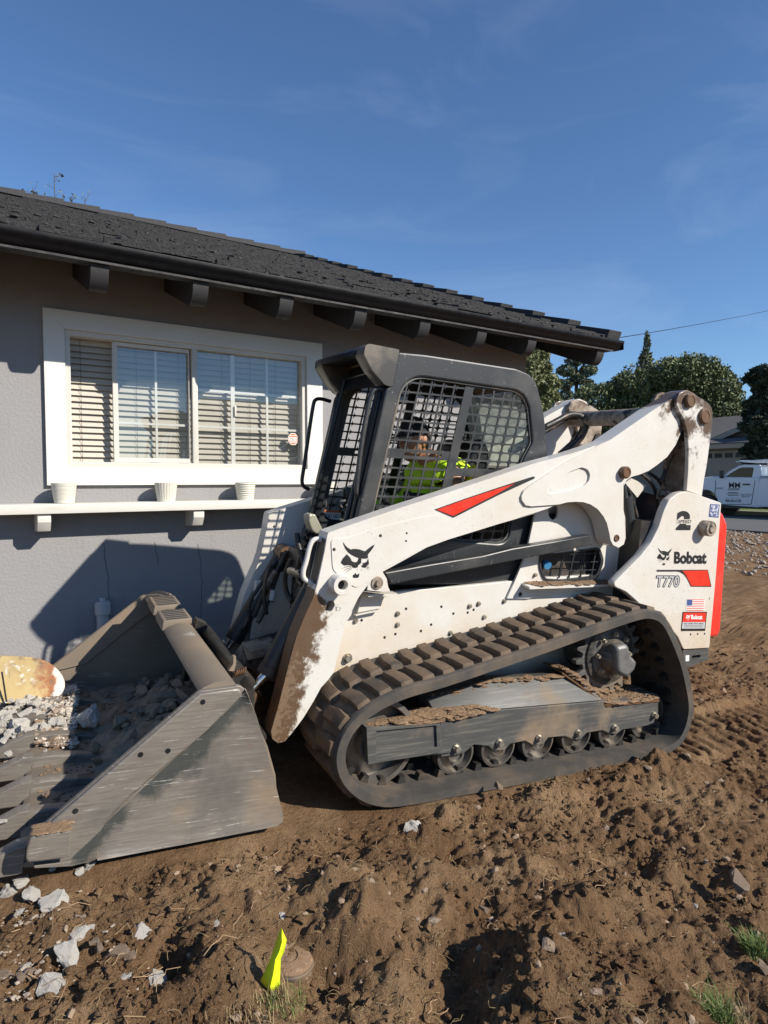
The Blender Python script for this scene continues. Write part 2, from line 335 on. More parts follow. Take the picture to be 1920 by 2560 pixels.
# house
MT['stucco'] = pmat('grey_stucco', (.256, .251, .254), .9, bump=.55, bscale=55, bdist=.010, var=.07, vscale=1.3, layers=[dict(s=110, lo=.62, hi=.72, c=(.31, .30, .295), f=.5), dict(s=1.2, st=(6, 1, .5), lo=.6, hi=.8, c=(.20, .193, .19), f=.4)])
MT['trim'] = pmat('white_trim_paint', (.64, .625, .58), .5, bump=.05, bscale=30, var=.02)
MT['shelfwood'] = pmat('weathered_white_shelf', (.60, .58, .53), .6, bump=.15, bscale=40, var=.05, layers=[dict(s=3, st=(1, 8, 8), lo=.58, hi=.8, c=(.50, .43, .34), f=.7)])
MT['vinyl'] = pmat('almond_vinyl', (.55, .53, .48), .45, bump=.02, var=.03)
MT['blind'] = pmat('beige_blind_slat', (.47, .43, .37), .5, bump=.05, var=.05)
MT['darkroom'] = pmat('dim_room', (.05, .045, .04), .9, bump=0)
MT['rafter'] = pmat('dark_grey_wood', (.022, .0215, .023), .7, bump=.15, bscale=30, var=.08)
MT['gutter'] = pmat('black_gutter_metal', (.006, .006, .0075), .42, bump=.03, var=.1, spec=.25)
MT['tile'] = pmat('charcoal_roof_tile', (.035, .034, .036), .85, bump=1., bscale=55, bdist=.01, var=.35, vscale=14, layers=[dict(s=30, lo=.67, hi=.7, c=(.2, .19, .18), f=.8)])
MT['pot'] = pmat('cream_ceramic', (.60, .575, .50), .4, bump=.03, var=.03)
MT['pvc'] = pmat('grey_painted_pipe', (.42, .42, .43), .5, bump=.05)
# ground
MT['concrete'] = pmat('broken_concrete', (.68, .64, .575), .92, bump=.9, bscale=38, bdist=.012, var=.18, vscale=9, rand=True, layers=[dict(s=16, lo=.56, hi=.68, c=(.36, .28, .20), f=.7), dict(s=110, lo=.60, hi=.68, c=(.36, .33, .30), f=.7)])
MT['brownrock'] = pmat('earth_stained_stone', (.25, .18, .125), .95, bump=.8, bscale=40, bdist=.01, var=.3, rand=True, layers=[dict(s=18, lo=.55, hi=.7, c=(.38, .32, .25), f=.6)])
MT['rustplate'] = pmat('rusted_yellow_plate', (.44, .33, .15), .75, bump=.4, bscale=40, var=.1, layers=[dict(s=26, lo=.57, hi=.62, c=(.62, .58, .5), d=7), dict(s=7, lo=.5, hi=.62, c=(.30, .115, .045), d=8, r=.7, grad=((1, 0, 0), .17, .50, .35)), dict(s=14, lo=.58, hi=.66, c=(.12, .08, .055)), dict(s=4, lo=.46, hi=.66, c=(.27, .19, .115), f=.7, d=7), dict(s=30, lo=.60, hi=.66, c=(.16, .11, .07), f=.8), dict(s=16, lo=.5, hi=.6, c=(.58, .55, .50), d=8, grad=((1, 0, 0), .36, .50, .55))])
MT['flag'] = pmat('neon_yellow_flag', (.72, .86, .02), .45, bump=.05, var=.04)
MT['wire'] = pmat('galvanised_wire', (.3, .3, .3), .4, .8, bump=0)
MT['valve'] = pmat('dusty_black_plastic', (.035, .030, .027), .7, bump=.2, layers=[dict(s=6, lo=.45, hi=.65, c=(.17, .115, .07))])
MT['root'] = pmat('dry_root', (.30, .20, .11), .85, bump=.3, var=.35, vscale=3)
MT['straw'] = pmat('dead_grass', (.27, .20, .10), .85, bump=0, var=.35, vscale=4)
MT['grass'] = pmat('green_grass', (.12, .17, .04), .7, bump=0, var=.4, vscale=5)
MT['asphalt'] = pmat('road_asphalt', (.10, .098, .095), .9, bump=.4, bscale=20, var=.12, vscale=.4)
MT['kerb'] = pmat('kerb_concrete', (.34, .31, .26), .9, bump=.3, var=.12, vscale=.8)
MT['gravel'] = pmat('pale_gravel', (.32, .28, .235), .95, bump=.8, bscale=18, bdist=.05, var=.25, vscale=6)
# ================================================================== ground
def sstep(a, b, t):
    t = np.clip((t - a) / (b - a), 0, 1); return t * t * (3 - 2 * t)
ZFAR = .08
def to_machine(x, y):                                   # loader coordinates of a point near the ground
    px, py = x - O[0], y - O[1]; det = dL[0] * dT[1] - dL[1] * dT[0]
    return (px * dT[1] - py * dT[0]) / det, (dL[0] * py - dL[1] * px) / det
def gplane(x, y):
    z = O[2] - (dN[0] * (x - O[0]) + dN[1] * (y - O[1])) / dN[2] - .012
    r = np.hypot(x - 2, y - 3); return z + (ZFAR - z) * sstep(4.5, 11, r)
BUMPS = []                                              # x, y, radius, height
def zat(c, px, py, z=0.):
    r = ray(S(c, px, py)); q = camp + r * ((z - CAMZ) / r[2]); return q[0], q[1]
for c, px, py, rad, h in [('g1', 1490, 400, .20, .09), ('g1', 1560, 520, .16, .07), ('g1', 1400, 650, .13, -.09), ('g1', 760, 700, .11, -.09), ('g1', 900, 760, .15, .06), ('g1', 980, 640, .16, .04), ('g2', 600, 900, .16, .085), ('g2', 660, 1010, .17, .06), ('g2', 380, 960, .16, -.055), ('g2', 330, 1090, .12, -.04),
        ('g2', 180, 560, .16, .06), ('g2', 1180, 1060, .18, .07), ('g2', 1480, 960, .15, -.06), ('g2', 1600, 640, .13, .05), ('g2', 870, 640, .11, .05), ('g2', 930, 170, .10, -.05), ('g2', 1240, 410, .10, .05), ('g2', 250, 430, .12, -.05), ('g1', 200, 560, .2, .03), ('g1', 560, 360, .1, -.04), ('g2', 1530, 430, .1, .06), ('g2', 820, 480, .1, -.05), ('g2', 1230, 560, .09, -.05)]:
    BUMPS.append((*zat(c, px, py), rad, h))
def soil(x, y, fine=True):
    x = np.asarray(x, float); y = np.asarray(y, float)
    z = gplane(x, y); X, Y = to_machine(x, y); r = np.hypot(x - 1.6, y - 2.0)
    def box(x0, x1, y0, y1, e=.10): return sstep(x0 - e, x0 + .02, X) * (1 - sstep(x1 - .02, x1 + e, X)) * sstep(y0 - e, y0 + .02, Y) * (1 - sstep(y1 - .02, y1 + e, Y))
    under = np.maximum(box(-.58, 1.78, 0, 1.58), box(-1.75, -.6, -.03, 1.70, .12))
    amp = (1 - .85 * under) * (1 - .75 * sstep(5, 12, r)) * (1 - .5 * sstep(4.2, 4.75, y) * (x < 5))
    n = .050 * fbm(x / .75, y / .75, 2, 3.1) + .024 * fbm(x / .26 + 4, y / .26, 3, 1.7) + .017 * np.abs(fbm(x / .16, y / .16 + 8, 3, 5.2)) * (.4 + .9 * np.clip(fbm(x / .5 + 31, y / .5, 2) + .3, 0, 1))
    if fine: n = n + .014 * fbm(x / .05, y / .05, 3, 2.2, .65) + .010 * np.abs(fbm(x / .024 + 5, y / .024, 2, 9.))
    z = z + amp * n
    bn = (1 - under) * (1 + .35 * np.clip(fbm(x / .07, y / .07, 2, 7.7), -1, 1))
    for bx, by, br, bh in BUMPS:
        d2 = ((x - bx) ** 2 + (y - by) ** 2) / br ** 2; z = z + bh * np.exp(-np.minimum(d2, 20) * 1.4) * bn
    # tread prints behind the loader, berm along the near track
    for y0 in (0., 1.16):
        inn = sstep(y0 - .03, y0 + .02, Y) * (1 - sstep(y0 + .40, y0 + .45, Y)) * sstep(1.5, 1.75, X) * (1 - sstep(4.2, 6.0, X))
        half = np.where(Y < y0 + .21, 0., .05)
        z = z * (1 - .8 * inn) + (gplane(x, y) + .2 * (z - gplane(x, y))) * .8 * inn - inn * (.006 + .036 * sstep(-.3, .4, np.sin((X + half + .012 * fbm(x / .2, y / .2, 2, 6.)) * 2 * math.pi / .108)) * (.75 + .5 * vnoise(x / .3, y / .3, 5.)))
    berm = np.exp(-((Y + .13) / .09) ** 2) * sstep(-.5, -.2, X) * (1 - sstep(1.3, 1.8, X)); z = z + berm * .035 * (.6 + fbm(x / .1, y / .1, 2, 4.))
    z = z + box(-1.62, -.75, -.03, 1.70, .06) * .02 - box(-2.0, -1.72, -.1, 1.75, .08) * .022
    return z
def spaced(lo, fa, fb, hi, h, g):
    a = list(np.arange(fa, fb, h)); s = h; p = fb; R = []
    while p < hi: R.append(p); s *= g; p += s
    R.append(hi); s = h * g; p = fa - s; Lf = []
    while p > lo: Lf.append(p); s *= g; p -= s
    Lf.append(lo); return np.array(Lf[::-1] + a + R)
gx = spaced(-900, -.15, 4.9, 1500, .0108, 1.045); gy = spaced(-900, .75, 4.3, 1500, .0095, 1.05)
GX, GY = np.meshgrid(gx, gy, indexing='ij'); GZ = soil(GX, GY); nx, ny = GX.shape
me = bpy.data.meshes.new('ground'); V = np.stack([GX, GY, GZ], -1).reshape(-1, 3)
idx = np.arange(nx * ny).reshape(nx, ny); Q = np.stack([idx[:-1, :-1], idx[1:, :-1], idx[1:, 1:], idx[:-1, 1:]], -1).reshape(-1, 4)
me.vertices.add(len(V)); me.vertices.foreach_set('co', V.ravel()); me.loops.add(Q.size); me.loops.foreach_set('vertex_index', Q.ravel().astype(np.int32))
me.polygons.add(len(Q)); me.polygons.foreach_set('loop_start', np.arange(0, Q.size, 4, dtype=np.int32)); me.polygons.foreach_set('loop_total', np.full(len(Q), 4, np.int32)); me.update(calc_edges=True); me.validate()
me.polygons.foreach_set('use_smooth', np.ones(len(Q), bool))
def soil_material():
    m, nt, bs = nt_new('brown_soil'); vec = coords(nt)
    c = mixc(nt, mrange(nt, noise(nt, vec, 1.6, 6, .6), .35, .65), (.176, .100, .050), (.280, .175, .096))
    c = mixc(nt, mrange(nt, noise(nt, vec, 9, 6, .65), .45, .7, 0, .7), c, (.105, .061, .031))
    c = mixc(nt, mrange(nt, noise(nt, vec, 3.1, 5, .6), .52, .72, 0, .8), c, (.365, .243, .138))
    c = mixc(nt, mrange(nt, noise(nt, vec, 120, 3, .6), .60, .68, 0, .7), c, (.33, .235, .15))
    c = mixc(nt, mrange(nt, noise(nt, vec, 75, 3, .6), .62, .70, 0, .7), c, (.06, .034, .02))
    nt.links.new(c, bs.inputs['Base Color']); bs.inputs['Roughness'].default_value = .97; bs.inputs['Specular IOR Level'].default_value = .15
    b = N(nt, 'ShaderNodeBump'); b.inputs['Strength'].default_value = 1.; b.inputs['Distance'].default_value = .016; nt.links.new(math2(nt, 'ADD', noise(nt, vec, 150, 5, .75), math2(nt, 'MULTIPLY', noise(nt, vec, 48, 4, .7), 1.3)), b.inputs['Height']); nt.links.new(b.outputs['Normal'], bs.inputs['Normal'])
    return m
MT['soil'] = soil_material(); me.materials.append(MT['soil']); tag(put('ground', me), kind='structure')
def gz(x, y): return float(soil(np.array([x]), np.array([y]), True)[0])
def on_machine(x, y, m=.03):
    X, Y = to_machine(x, y); return (-.6 - m < X < 2.3 + m and -m < Y < 1.58 + m) or (-1.85 - m < X < -.6 and -.05 - m < Y < 1.72 + m)
# crumbs, roots and dry stalks on the dug soil
ico = bmesh.new(); bmesh.ops.create_icosphere(ico, subdivisions=1, radius=1); IV = np.array([v.co[:] for v in ico.verts]); IF = [tuple(v.index for v in f.verts) for f in ico.faces]; ico.free()
ico = bmesh.new(); bmesh.ops.create_icosphere(ico, subdivisions=2, radius=1); IV2 = np.array([v.co[:] for v in ico.verts]); IF2 = [tuple(v.index for v in f.verts) for f in ico.faces]; ico.free()
def scatter_pts(n, dens=None):
    P = []
    while len(P) < n:
        d = 1.55 + 6.0 * random.random() ** 1.9; a = random.uniform(-.62, .62); x = (fw[0] * math.cos(a) + rt[0] * math.sin(a)) * d; y = (fw[1] * math.cos(a) + rt[1] * math.sin(a)) * d
        if y > 4.7 and x < 5 or on_machine(x, y): continue
        if dens is not None and random.random() > dens(x, y): continue
        P.append((x, y, d))
    return P
def lumps(name, n, smin, smax, mat, dens=None):
    P = scatter_pts(n, dens); zz = soil(np.array([p[0] for p in P]), np.array([p[1] for p in P])); Vs = []; Fs = []; k = 0
    for (x, y, d), z in zip(P, zz):
        s = smin + (smax - smin) * random.random() ** 5; s *= .7 + .12 * d
        v = IV * (1 + .30 * rng.standard_normal((len(IV), 1))) * np.array([s * random.uniform(.7, 1.4), s * random.uniform(.7, 1.3), s * random.uniform(.5, .9)])
        a = random.random() * 6.28; ca, sa = math.cos(a), math.sin(a); v = v @ np.array([[ca, sa, 0], [-sa, ca, 0], [0, 0, 1]])
        Vs.append(v + np.array([x, y, z + s * .15])); Fs += [tuple(i + k for i in f) for f in IF]; k += len(IV)
    b = MB(); b.v = [tuple(v) for v in np.concatenate(Vs)]; b.f = Fs; return tag(b.build(name, mat, smooth=0), kind='stuff')
lumps('soil_clods', 17000, .0025, .017, MT['soil'], lambda x, y: .25 + .75 * (vnoise(x / .4, y / .4, 3.) > -.1))
lumps('pebbles', 700, .004, .020, MT['brownrock'])
def strands(name, n, lmin, lmax, rad, mat, up=.25, dens=None):
    b = MB()
    PS = scatter_pts(n, dens); ZZ = soil(np.array([p[0] for p in PS]), np.array([p[1] for p in PS]))
    for (x, y, d), z in zip(PS, ZZ):
        l = random.uniform(lmin, lmax) * (.5 + random.random()); a = random.random() * 6.28; pts = []; h = 0.
        for i in range(5):
            t = i / 4; pts.append((x + math.cos(a) * l * t, y + math.sin(a) * l * t, z + .004 + l * up * math.sin(t * 2.6) * random.uniform(.5, 1.2))); a += random.uniform(-.7, .7)
        b.tube(pts, rad * random.uniform(.6, 1.4), 4, 0)
    return tag(b.build(name, mat, smooth=60), kind='stuff')
strands('roots', 240, .03, .10, .0013, MT['root'])
strands('dry_stalks', 1100, .012, .05, .0006, MT['straw'], .35, lambda x, y: .1 + .9 * (vnoise(x / .35 + 9, y / .35, 8.) > .15))
# street beyond the yard (runs away from the house side), kerb, verge
tag(MB().box(17.8, 26.0, -70, 120, ZFAR - .3, ZFAR + .05).build('street', MT['asphalt']), kind='structure')
tag(MB().box(26.0, 26.35, -70, 120, ZFAR - .3, ZFAR + .19).build('kerb', MT['kerb'], bevel=.03), kind='structure')
tag(MB().box(26.35, 28.2, -70, 120, ZFAR - .3, ZFAR + .20).build('grass_verge', MT['grass']), kind='structure')
tag(MB().box(28.2, 36.0, -70, 120, ZFAR - .3, ZFAR + .205).build('driveway', MT['kerb']), kind='structure')
b = MB()
for i in range(2600):
    x, y = random.uniform(10.5, 17.8), random.uniform(2, 13); s = random.uniform(.015, .05)
    if y > x * .8: continue
    b.add(IV * np.array([s, s * random.uniform(.7, 1.2), s * .6]) * (1 + .2 * rng.standard_normal((len(IV), 1))) + np.array([x, y, float(gplane(x, y)) + .01]), IF)
tag(b.build('gravel_strip', MT['gravel'], smooth=0), kind='stuff')

# ================================================================== house
D = 4.8; SL = .395
house = thing('house', 'grey stucco house with charcoal tile roof and white-trimmed slider window', 'house', (2, D, .2))
Hinv = Matrix.Translation((-2, -D, -.2))
def hp(b, name, mat, parent=None, **kw):               # build in world coordinates, parent to the house
    b.v = [(v[0] - 2, v[1] - D, v[2] - .2) for v in b.v]; return b.build(name, mat, parent or house, **kw)
XR = 4.95
wx0, wx1, wz0, wz1 = .64, 2.42, 1.585, 2.495            # window opening
hp(MB().prism([[(-4, -.4), (XR, -.4), (XR, 2.95), (-4, 2.95)], [(wx0, wz0), (wx0, wz1), (wx1, wz1), (wx1, wz0)]], D, D + .16), 'wall', MT['stucco'])
gw = MB(); pr = [(D + .001, -.4), (16.9, -.4), (16.9, 2.9), (10.96, 5.35), (D + .001, 2.95)]
gw.add([(x, p[0], p[1]) for x in (XR - .16, XR - .002) for p in pr], [tuple(range(5))[::-1], tuple(range(5, 10))] + [(i, (i + 1) % 5, 5 + (i + 1) % 5, 5 + i) for i in range(5)])
hp(gw, 'gable_wall', MT['stucco'])
for pts in [[(.86, 1.06), (.865, .98), (.87, .90), (.885, .82), (.875, .74), (.89, .66), (.88, .5)], [(1.20, 1.05), (1.21, .98), (1.225, .93), (1.22, .88)], [(1.515, 1.02), (1.52, .95), (1.54, .88), (1.53, .82), (1.545, .74), (1.535, .62), (1.53, .45)]]:
    pts = [(x + .004 * random.uniform(-1, 1), z) for x, z in smooth_open(pts, 2)]
    lp = [(x - .0016, z) for x, z in pts] + [(x + .0016, z) for x, z in pts[::-1]]
    hp(MB().prism(lp, D - .0012, D + .004), 'crack', MT['rafter'])
# roof
XE = 5.42; ZR0 = 2.80                                   # roof underside at the fascia
def zroof(y): return ZR0 + SL * (y - 4.17)
rb = MB(); rb.sweep([(4.17, ZR0), (10.96, zroof(10.96)), (17.8, ZR0 - .02), (17.8, ZR0 + .04), (10.96, zroof(10.96) + .06), (4.17, ZR0 + .06)], -4, XE)
roof = hp(rb, 'roof', MT['rafter'])
tl = MB(); ca = math.cos(math.atan(SL)); 
def tile_box(b, x0, x1, y0, ln, th, lift, zoff):
    # slab lying on the slope from y0 upward, front edge lifted
    y1 = y0 + ln * ca; za, zb = zroof(y0) + zoff + lift, zroof(y1) + zoff; n = 3
    P = [(x0, y0, za), (x1, y0, za), (x1, y1, zb), (x0, y1, zb)]; b.hexa(P + [(p[0], p[1] - th * .35, p[2] + th) for p in P])
nrow = 20; ex = (10.96 - 4.07) / nrow
for i in range(nrow):
    y0 = 4.07 + i * ex; off = (i % 2) * .165
    for j in range(28):
        x0 = -3.9 + j * .333 + off
        if x0 > XE - .15: continue
        tile_box(tl, x0 + .003, min(x0 + .330, XE - .02), y0 + random.uniform(-.012, .012), .42, .026, .038 + random.uniform(-.008, .014), .062)
hp(tl, 'roof_tiles', MT['tile'], roof, smooth=0, kind='stuff')
lb = MB()                                              # rough lower lips of the shake tiles
for i in range(nrow):
    y0 = 4.07 + i * ex
    for j in range(60):
        x = random.uniform(-2, XE - .05); s = random.uniform(.006, .014)
        lb.add(IV * np.array([s * 2.2, s, s * .7]) * (1 + .2 * rng.standard_normal((len(IV), 1))) + np.array([x, y0 - .01, zroof(y0) + .115 + random.uniform(-.02, .012)]), IF)
hp(lb, 'tile_lips', MT['tile'], roof, smooth=0, kind='stuff')
cap = MB().hexa([(0, -.13, -.05), (.52, -.13, -.05), (.52, .13, -.05), (0, .13, -.05), (.0, -.09, .06), (.50, -.09, .03), (.50, .09, .03), (.0, .09, .06)]).mesh('ridge_tile', MT['tile'], 0, .012)
for i in range(18):
    o = put('ridge_tile', cap, roof); o.location = (-3.5 + i * .5 - 2, 10.96 - D, zroof(10.96) + .14 - .2); o.scale = (-1, 1, 1); o.location.x += .5
rk = MB(); ln = .56
rk.hexa([(-.17, 0, 0), (.02, 0, 0), (.02, ln, .0), (-.17, ln, .0), (-.17, -.008, .115), (.02, -.008, .115), (.02, ln, .085), (-.17, ln, .085)])
rkm = rk.mesh('rake_tile', MT['tile'], 0, .008)
for i in range(14):
    y0 = 4.07 + i * .492; o = put('rake_tile', rkm, roof); o.location = (XE - 2 + .012, y0 - D, zroof(y0) + .065 + random.uniform(-.004, .006) - .2); o.rotation_euler = (math.atan(SL) - .03, 0, random.uniform(-.01, .01))
# eave
hp(MB().box(-4, XE - .01, 4.172, 4.20, 2.775, 2.858), 'fascia_board', MT['gutter'])
gp = [(y_, 2.857 - (2.857 - z_) * .74) for y_, z_ in [(4.168, 2.742), (4.10, 2.742), (4.088, 2.752), (4.080, 2.775), (4.066, 2.80), (4.052, 2.815), (4.048, 2.835), (4.048, 2.856), (4.062, 2.857), (4.063, 2.846), (4.058, 2.838), (4.066, 2.822), (4.082, 2.805), (4.092, 2.78), (4.102, 2.756), (4.160, 2.752), (4.160, 2.856), (4.168, 2.856)]]
gt = MB().sweep(gp, -4, XE + .10); gt.box(XE + .098, XE + .104, 4.056, 4.168, 2.773, 2.85); gutter = hp(gt, 'gutter', MT['gutter'], smooth=50)
hp(MB().sweep([(4.20, 2.758), (4.10, 2.755), (4.10, 2.768), (4.20, 2.771)], -4, XE - .0), 'drip_edge', MT['rafter'])
def tail(b, x, w=.10, y1=4.79):
    pr = [(y1, zroof(y1) - .004), (4.205, zroof(4.205) - .004), (4.125, 2.77)]
    for k in range(7):
        t = k / 6 * math.pi / 2; pr.append((4.225 - .10 * math.cos(t), 2.77 - .150 * math.sin(t)))
    pr += [(y1, 2.62 + SL * (y1 - 4.225))]
    return b.sweep(pr, x - w / 2, x + w / 2)
for i, x in enumerate(np.arange(-1.04, 4.6, .597)): hp(tail(MB(), x), 'rafter_tail', MT['rafter'], smooth=40)
hp(tail(MB(), 5.27, .10, 10.9), 'barge_rafter', MT['rafter'], smooth=40)
# window
fr = MB(); t = .035
fr.prism([[(wx0, wz0), (wx1, wz0), (wx1, wz1), (wx0, wz1)], [(wx0 + t, wz0 + t), (wx0 + t, wz1 - t), (wx1 - t, wz1 - t), (wx1 - t, wz0 + t)]], D - .012, D + .09)
def wX(px): return float(onwall('w', px, 600, D)[0])
xm0, xm1 = wX(866), wX(905); xs0 = wX(447); xs1 = wX(475)
fr.box(xm0 + .012, xm1, D - .008, D + .05, wz0 + t, wz1 - t)
win = hp(fr, 'window', MT['vinyl'], bevel=.004)
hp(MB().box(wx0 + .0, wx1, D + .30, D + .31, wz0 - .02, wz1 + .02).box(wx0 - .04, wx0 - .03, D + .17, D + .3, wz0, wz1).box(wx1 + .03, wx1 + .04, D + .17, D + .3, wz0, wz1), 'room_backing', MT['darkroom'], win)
tx0, tx1, tz0, tz1 = .515, 2.56, 1.462, 2.615
for nm, P in [('top', [(tx0, tz1), (tx1, tz1), (wx1, wz1), (wx0, wz1)]), ('bottom', [(tx0, tz0), (wx0, wz0), (wx1, wz0), (tx1, tz0)]), ('left', [(tx0, tz0), (tx0, tz1), (wx0, wz1), (wx0, wz0)]), ('right', [(tx1, tz0), (wx1, wz0), (wx1, wz1), (tx1, tz1)])]:
    hp(MB().prism([P], D - .034, D - .002, .0015), 'trim_board', MT['trim'], win)
# sliding sash, mullions
yS = D + .03
sash = MB().prism([[(xs0, wz0 + t + .004), (xm0, wz0 + t + .004), (xm0, wz1 - t - .004), (xs0, wz1 - t - .004)], [(xs1, wz0 + t + .035), (xs1, wz1 - t - .03), (xm0 - .006, wz1 - t - .03), (xm0 - .006, wz0 + t + .035)]], yS - .010, yS + .016)
hp(sash, 'sliding_sash', MT['vinyl'], win)
zA, zB = float(onwall('w', 690, 505, D)[2]), float(onwall('w', 690, 697, D)[2])
zA2, zB2 = float(onwall('w', 1200, 530, D)[2]), float(onwall('w', 1200, 722, D)[2])
hp(MB().add([(xs1, yS + .02, wz0 + t), (xm0, yS + .02, wz0 + t), (xm0, yS + .02, wz1 - t), (xs1, yS + .02, wz1 - t)], [(0, 1, 2, 3)]), 'pane', MT['glass'], win)
hp(MB().add([(xm1, yS + .006, wz0 + t), (wx1 - t, yS + .006, wz0 + t), (wx1 - t, yS + .006, wz1 - t), (xm1, yS + .006, wz1 - t)], [(0, 1, 2, 3)]), 'pane', MT['glass'], win)
def bar(x0, x1, z0, z1, y): hp(MB().box(x0, x1, y, y + .008, z0, z1), 'muntin', MT['trim'], win)
xv = wX(690); bar(xv - .008, xv + .008, wz0 + t, wz1 - t, yS + .027); bar(xs1, xm0 - .01, zB - .008, zB + .008, yS + .0285)
for px, wd in ((1107, .016), (1295, .009)): x = wX(px); bar(x - wd, x + wd, wz0 + t, wz1 - t, yS + .012)
bar(xm1, wx1 - t, zA2 - .009, zA2 + .009, yS + .0135); bar(xm1, wx1 - t, zB2 - .008, zB2 + .008, yS + .0135)
hp(MB().box(wX(1113), wX(1122), yS - .006, yS + .003, 1.99, 2.07), 'latch', MT['vinyl'], win, bevel=.002)
ns = 20; pz = (wz1 - wz0 - .06) / ns
for i in range(ns):
    z = wz0 + .03 + (i + .5) * pz; hb = pz * .56; tl_ = .011; dz = random.uniform(-.002, .002)
    pf = [(-.012 - tl_ * .9, -hb), (-.012, -hb * .9), (.004, 0), (.012, hb), (.009, hb), (0, 0)]
    s = MB()
    s.v = []; s.sweep([(D + .115 + p[0], z + dz + p[1]) for p in [(-.016, -hb), (-.006, -.01), (.004, .012), (.014, hb), (.017, hb - .001), (.007, .010), (-.003, -.012), (-.013, -hb)]], wx0 + .02, wx1 - .02)
    hp(s, 'slat', MT['blind'], win, smooth=60)
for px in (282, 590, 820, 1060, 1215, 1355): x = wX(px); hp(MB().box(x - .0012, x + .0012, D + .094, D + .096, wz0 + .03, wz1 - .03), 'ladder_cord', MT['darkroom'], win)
hp(MB().box(wx0 + .02, wx1 - .02, D + .10, D + .15, wz1 - .07, wz1 - .02), 'head_rail', MT['blind'], win)
# security sticker on the right pane
sx, sz = float(onwall('w', 1434, 780, D)[0]), float(onwall('w', 1434, 780, D)[2]); r8 = .052
oct_ = lambda r: [(sx + r * math.cos(math.pi / 8 + i * math.pi / 4) * .92, sz + r * math.sin(math.pi / 8 + i * math.pi / 4)) for i in range(8)]
st = hp(MB().flat([oct_(r8)], yS + .0012), 'window_sticker', MT['decalwhite'], win, smooth=0)
hp(MB().flat([oct_(r8 * .9)], yS + .0005), 'sticker_face', pmat('sticker_orange', (.5, .13, .045), .5, bump=0), win, smooth=0)
def wtext(s, x0, x1, z0, z1, y, mat, parent, name='lettering', bold=.01):
    V, Fc = text_mesh(s, bold); lo, hi = V.min(0), V.max(0)
    b = MB().add([(x0 + (v[0] - lo[0]) / (hi[0] - lo[0]) * (x1 - x0), y, z0 + (v[1] - lo[1]) / (hi[1] - lo[1]) * (z1 - z0)) for v in V], Fc); return hp(b, name, mat, parent, smooth=0)
hp(MB().flat([[(sx - .036, sz - .012), (sx + .036, sz - .012), (sx + .036, sz + .016), (sx - .036, sz + .016)]], yS + .0000), 'sticker_band', MT['decalwhite'], win, smooth=0)
wtext('WESCO', sx - .033, sx + .033, sz - .008, sz + .012, yS - .0004, pmat('sticker_brown', (.12, .04, .02), .5, bump=0), win)
for z0_, hw in ((sz + .026, .026), (sz - .022, .032), (sz - .032, .026)): hp(MB().flat([[(sx - hw, z0_), (sx + hw, z0_), (sx + hw, z0_ + .005), (sx - hw, z0_ + .005)]], yS - .0002), 'sticker_line', MT['decalwhite'], win, smooth=0)
# shelf below the window
SZ = 1.346; SD = .235
shelf = hp(MB().box(.185, 3.35, D - SD, D - .002, SZ - .062, SZ), 'shelf', MT['shelfwood'], bevel=.004)
for x in (.475, 1.46, 2.44):
    pr = [(D - .003, SZ - .064), (D - .215, SZ - .064), (D - .215, SZ - .115), (D - .175, SZ - .175), (D - .003, SZ - .185)]
    hp(MB().sweep(pr, x - .038, x + .038), 'shelf_bracket', MT['shelfwood'], shelf, bevel=.003)
# cleanout pipe against the wall
pb = MB(); q = (.835, D - .045)
pb.lathe([(.040, 0), (.040, .36), (.052, .365), (.052, .44), (.046, .445), (.046, .455), (.020, .457), (.020, .478), (0, .478)], (q[0], q[1], .21), (0, 0, 1), 24)
tag(pb.build('cleanout_pipe', MT['pvc']), 'short grey capped drain pipe standing against the stucco wall', 'pipe')
# flower pots on the shelf
def pot(kind, px, label):
    q = onwall('c6', px, 1370, D - .13); x = float(q[0]); b = MB(); h = .132; pf = []
    nseg = 48 if kind == 'flute' else 36
    for i in range(61):
        t = i / 60; r = .060 + .018 * t
        if kind == 'band': r += -.0022 if abs((t * 5) % 1 - .0) < .07 or abs((t * 5) % 1 - 1) < .07 else 0
        if kind == 'ring': r += .0022 * math.sin(t * 2 * math.pi * 8)
        pf.append((r, h * t))
    pf += [(.074, h), (.070, h * .8), (.060, .03), (0, .03)]; pf = [(0, 0)] + pf
    b.lathe(pf, (0, 0, 0), (0, 0, 1), nseg * (2 if kind == 'flute' else 1))
    if kind == 'flute':
        V = []
        for v in b.v:
            a = math.atan2(v[1], v[0]); r = math.hypot(v[0], v[1]); k = 1 - .03 * (abs(math.sin(a * 12)) < .22) * (r > .055); V.append((v[0] * k, v[1] * k, v[2]))
        b.v = V
    o = b.build('flower_pot', MT['pot'], smooth=30 if kind != 'flute' else 20); o.location = (x, D - .13, SZ + .0005); tag(o, label, 'flower pot', 'pots on the shelf')
pot('band', 278, 'cream pot with three wide horizontal bands on the shelf under the window')
pot('flute', 718, 'cream pot with vertical flutes standing on the shelf')
pot('ring', 1060, 'cream pot with many fine horizontal ribs on the shelf')
pot('band', 1408, 'cream pot on the shelf partly hidden behind the loader cab')
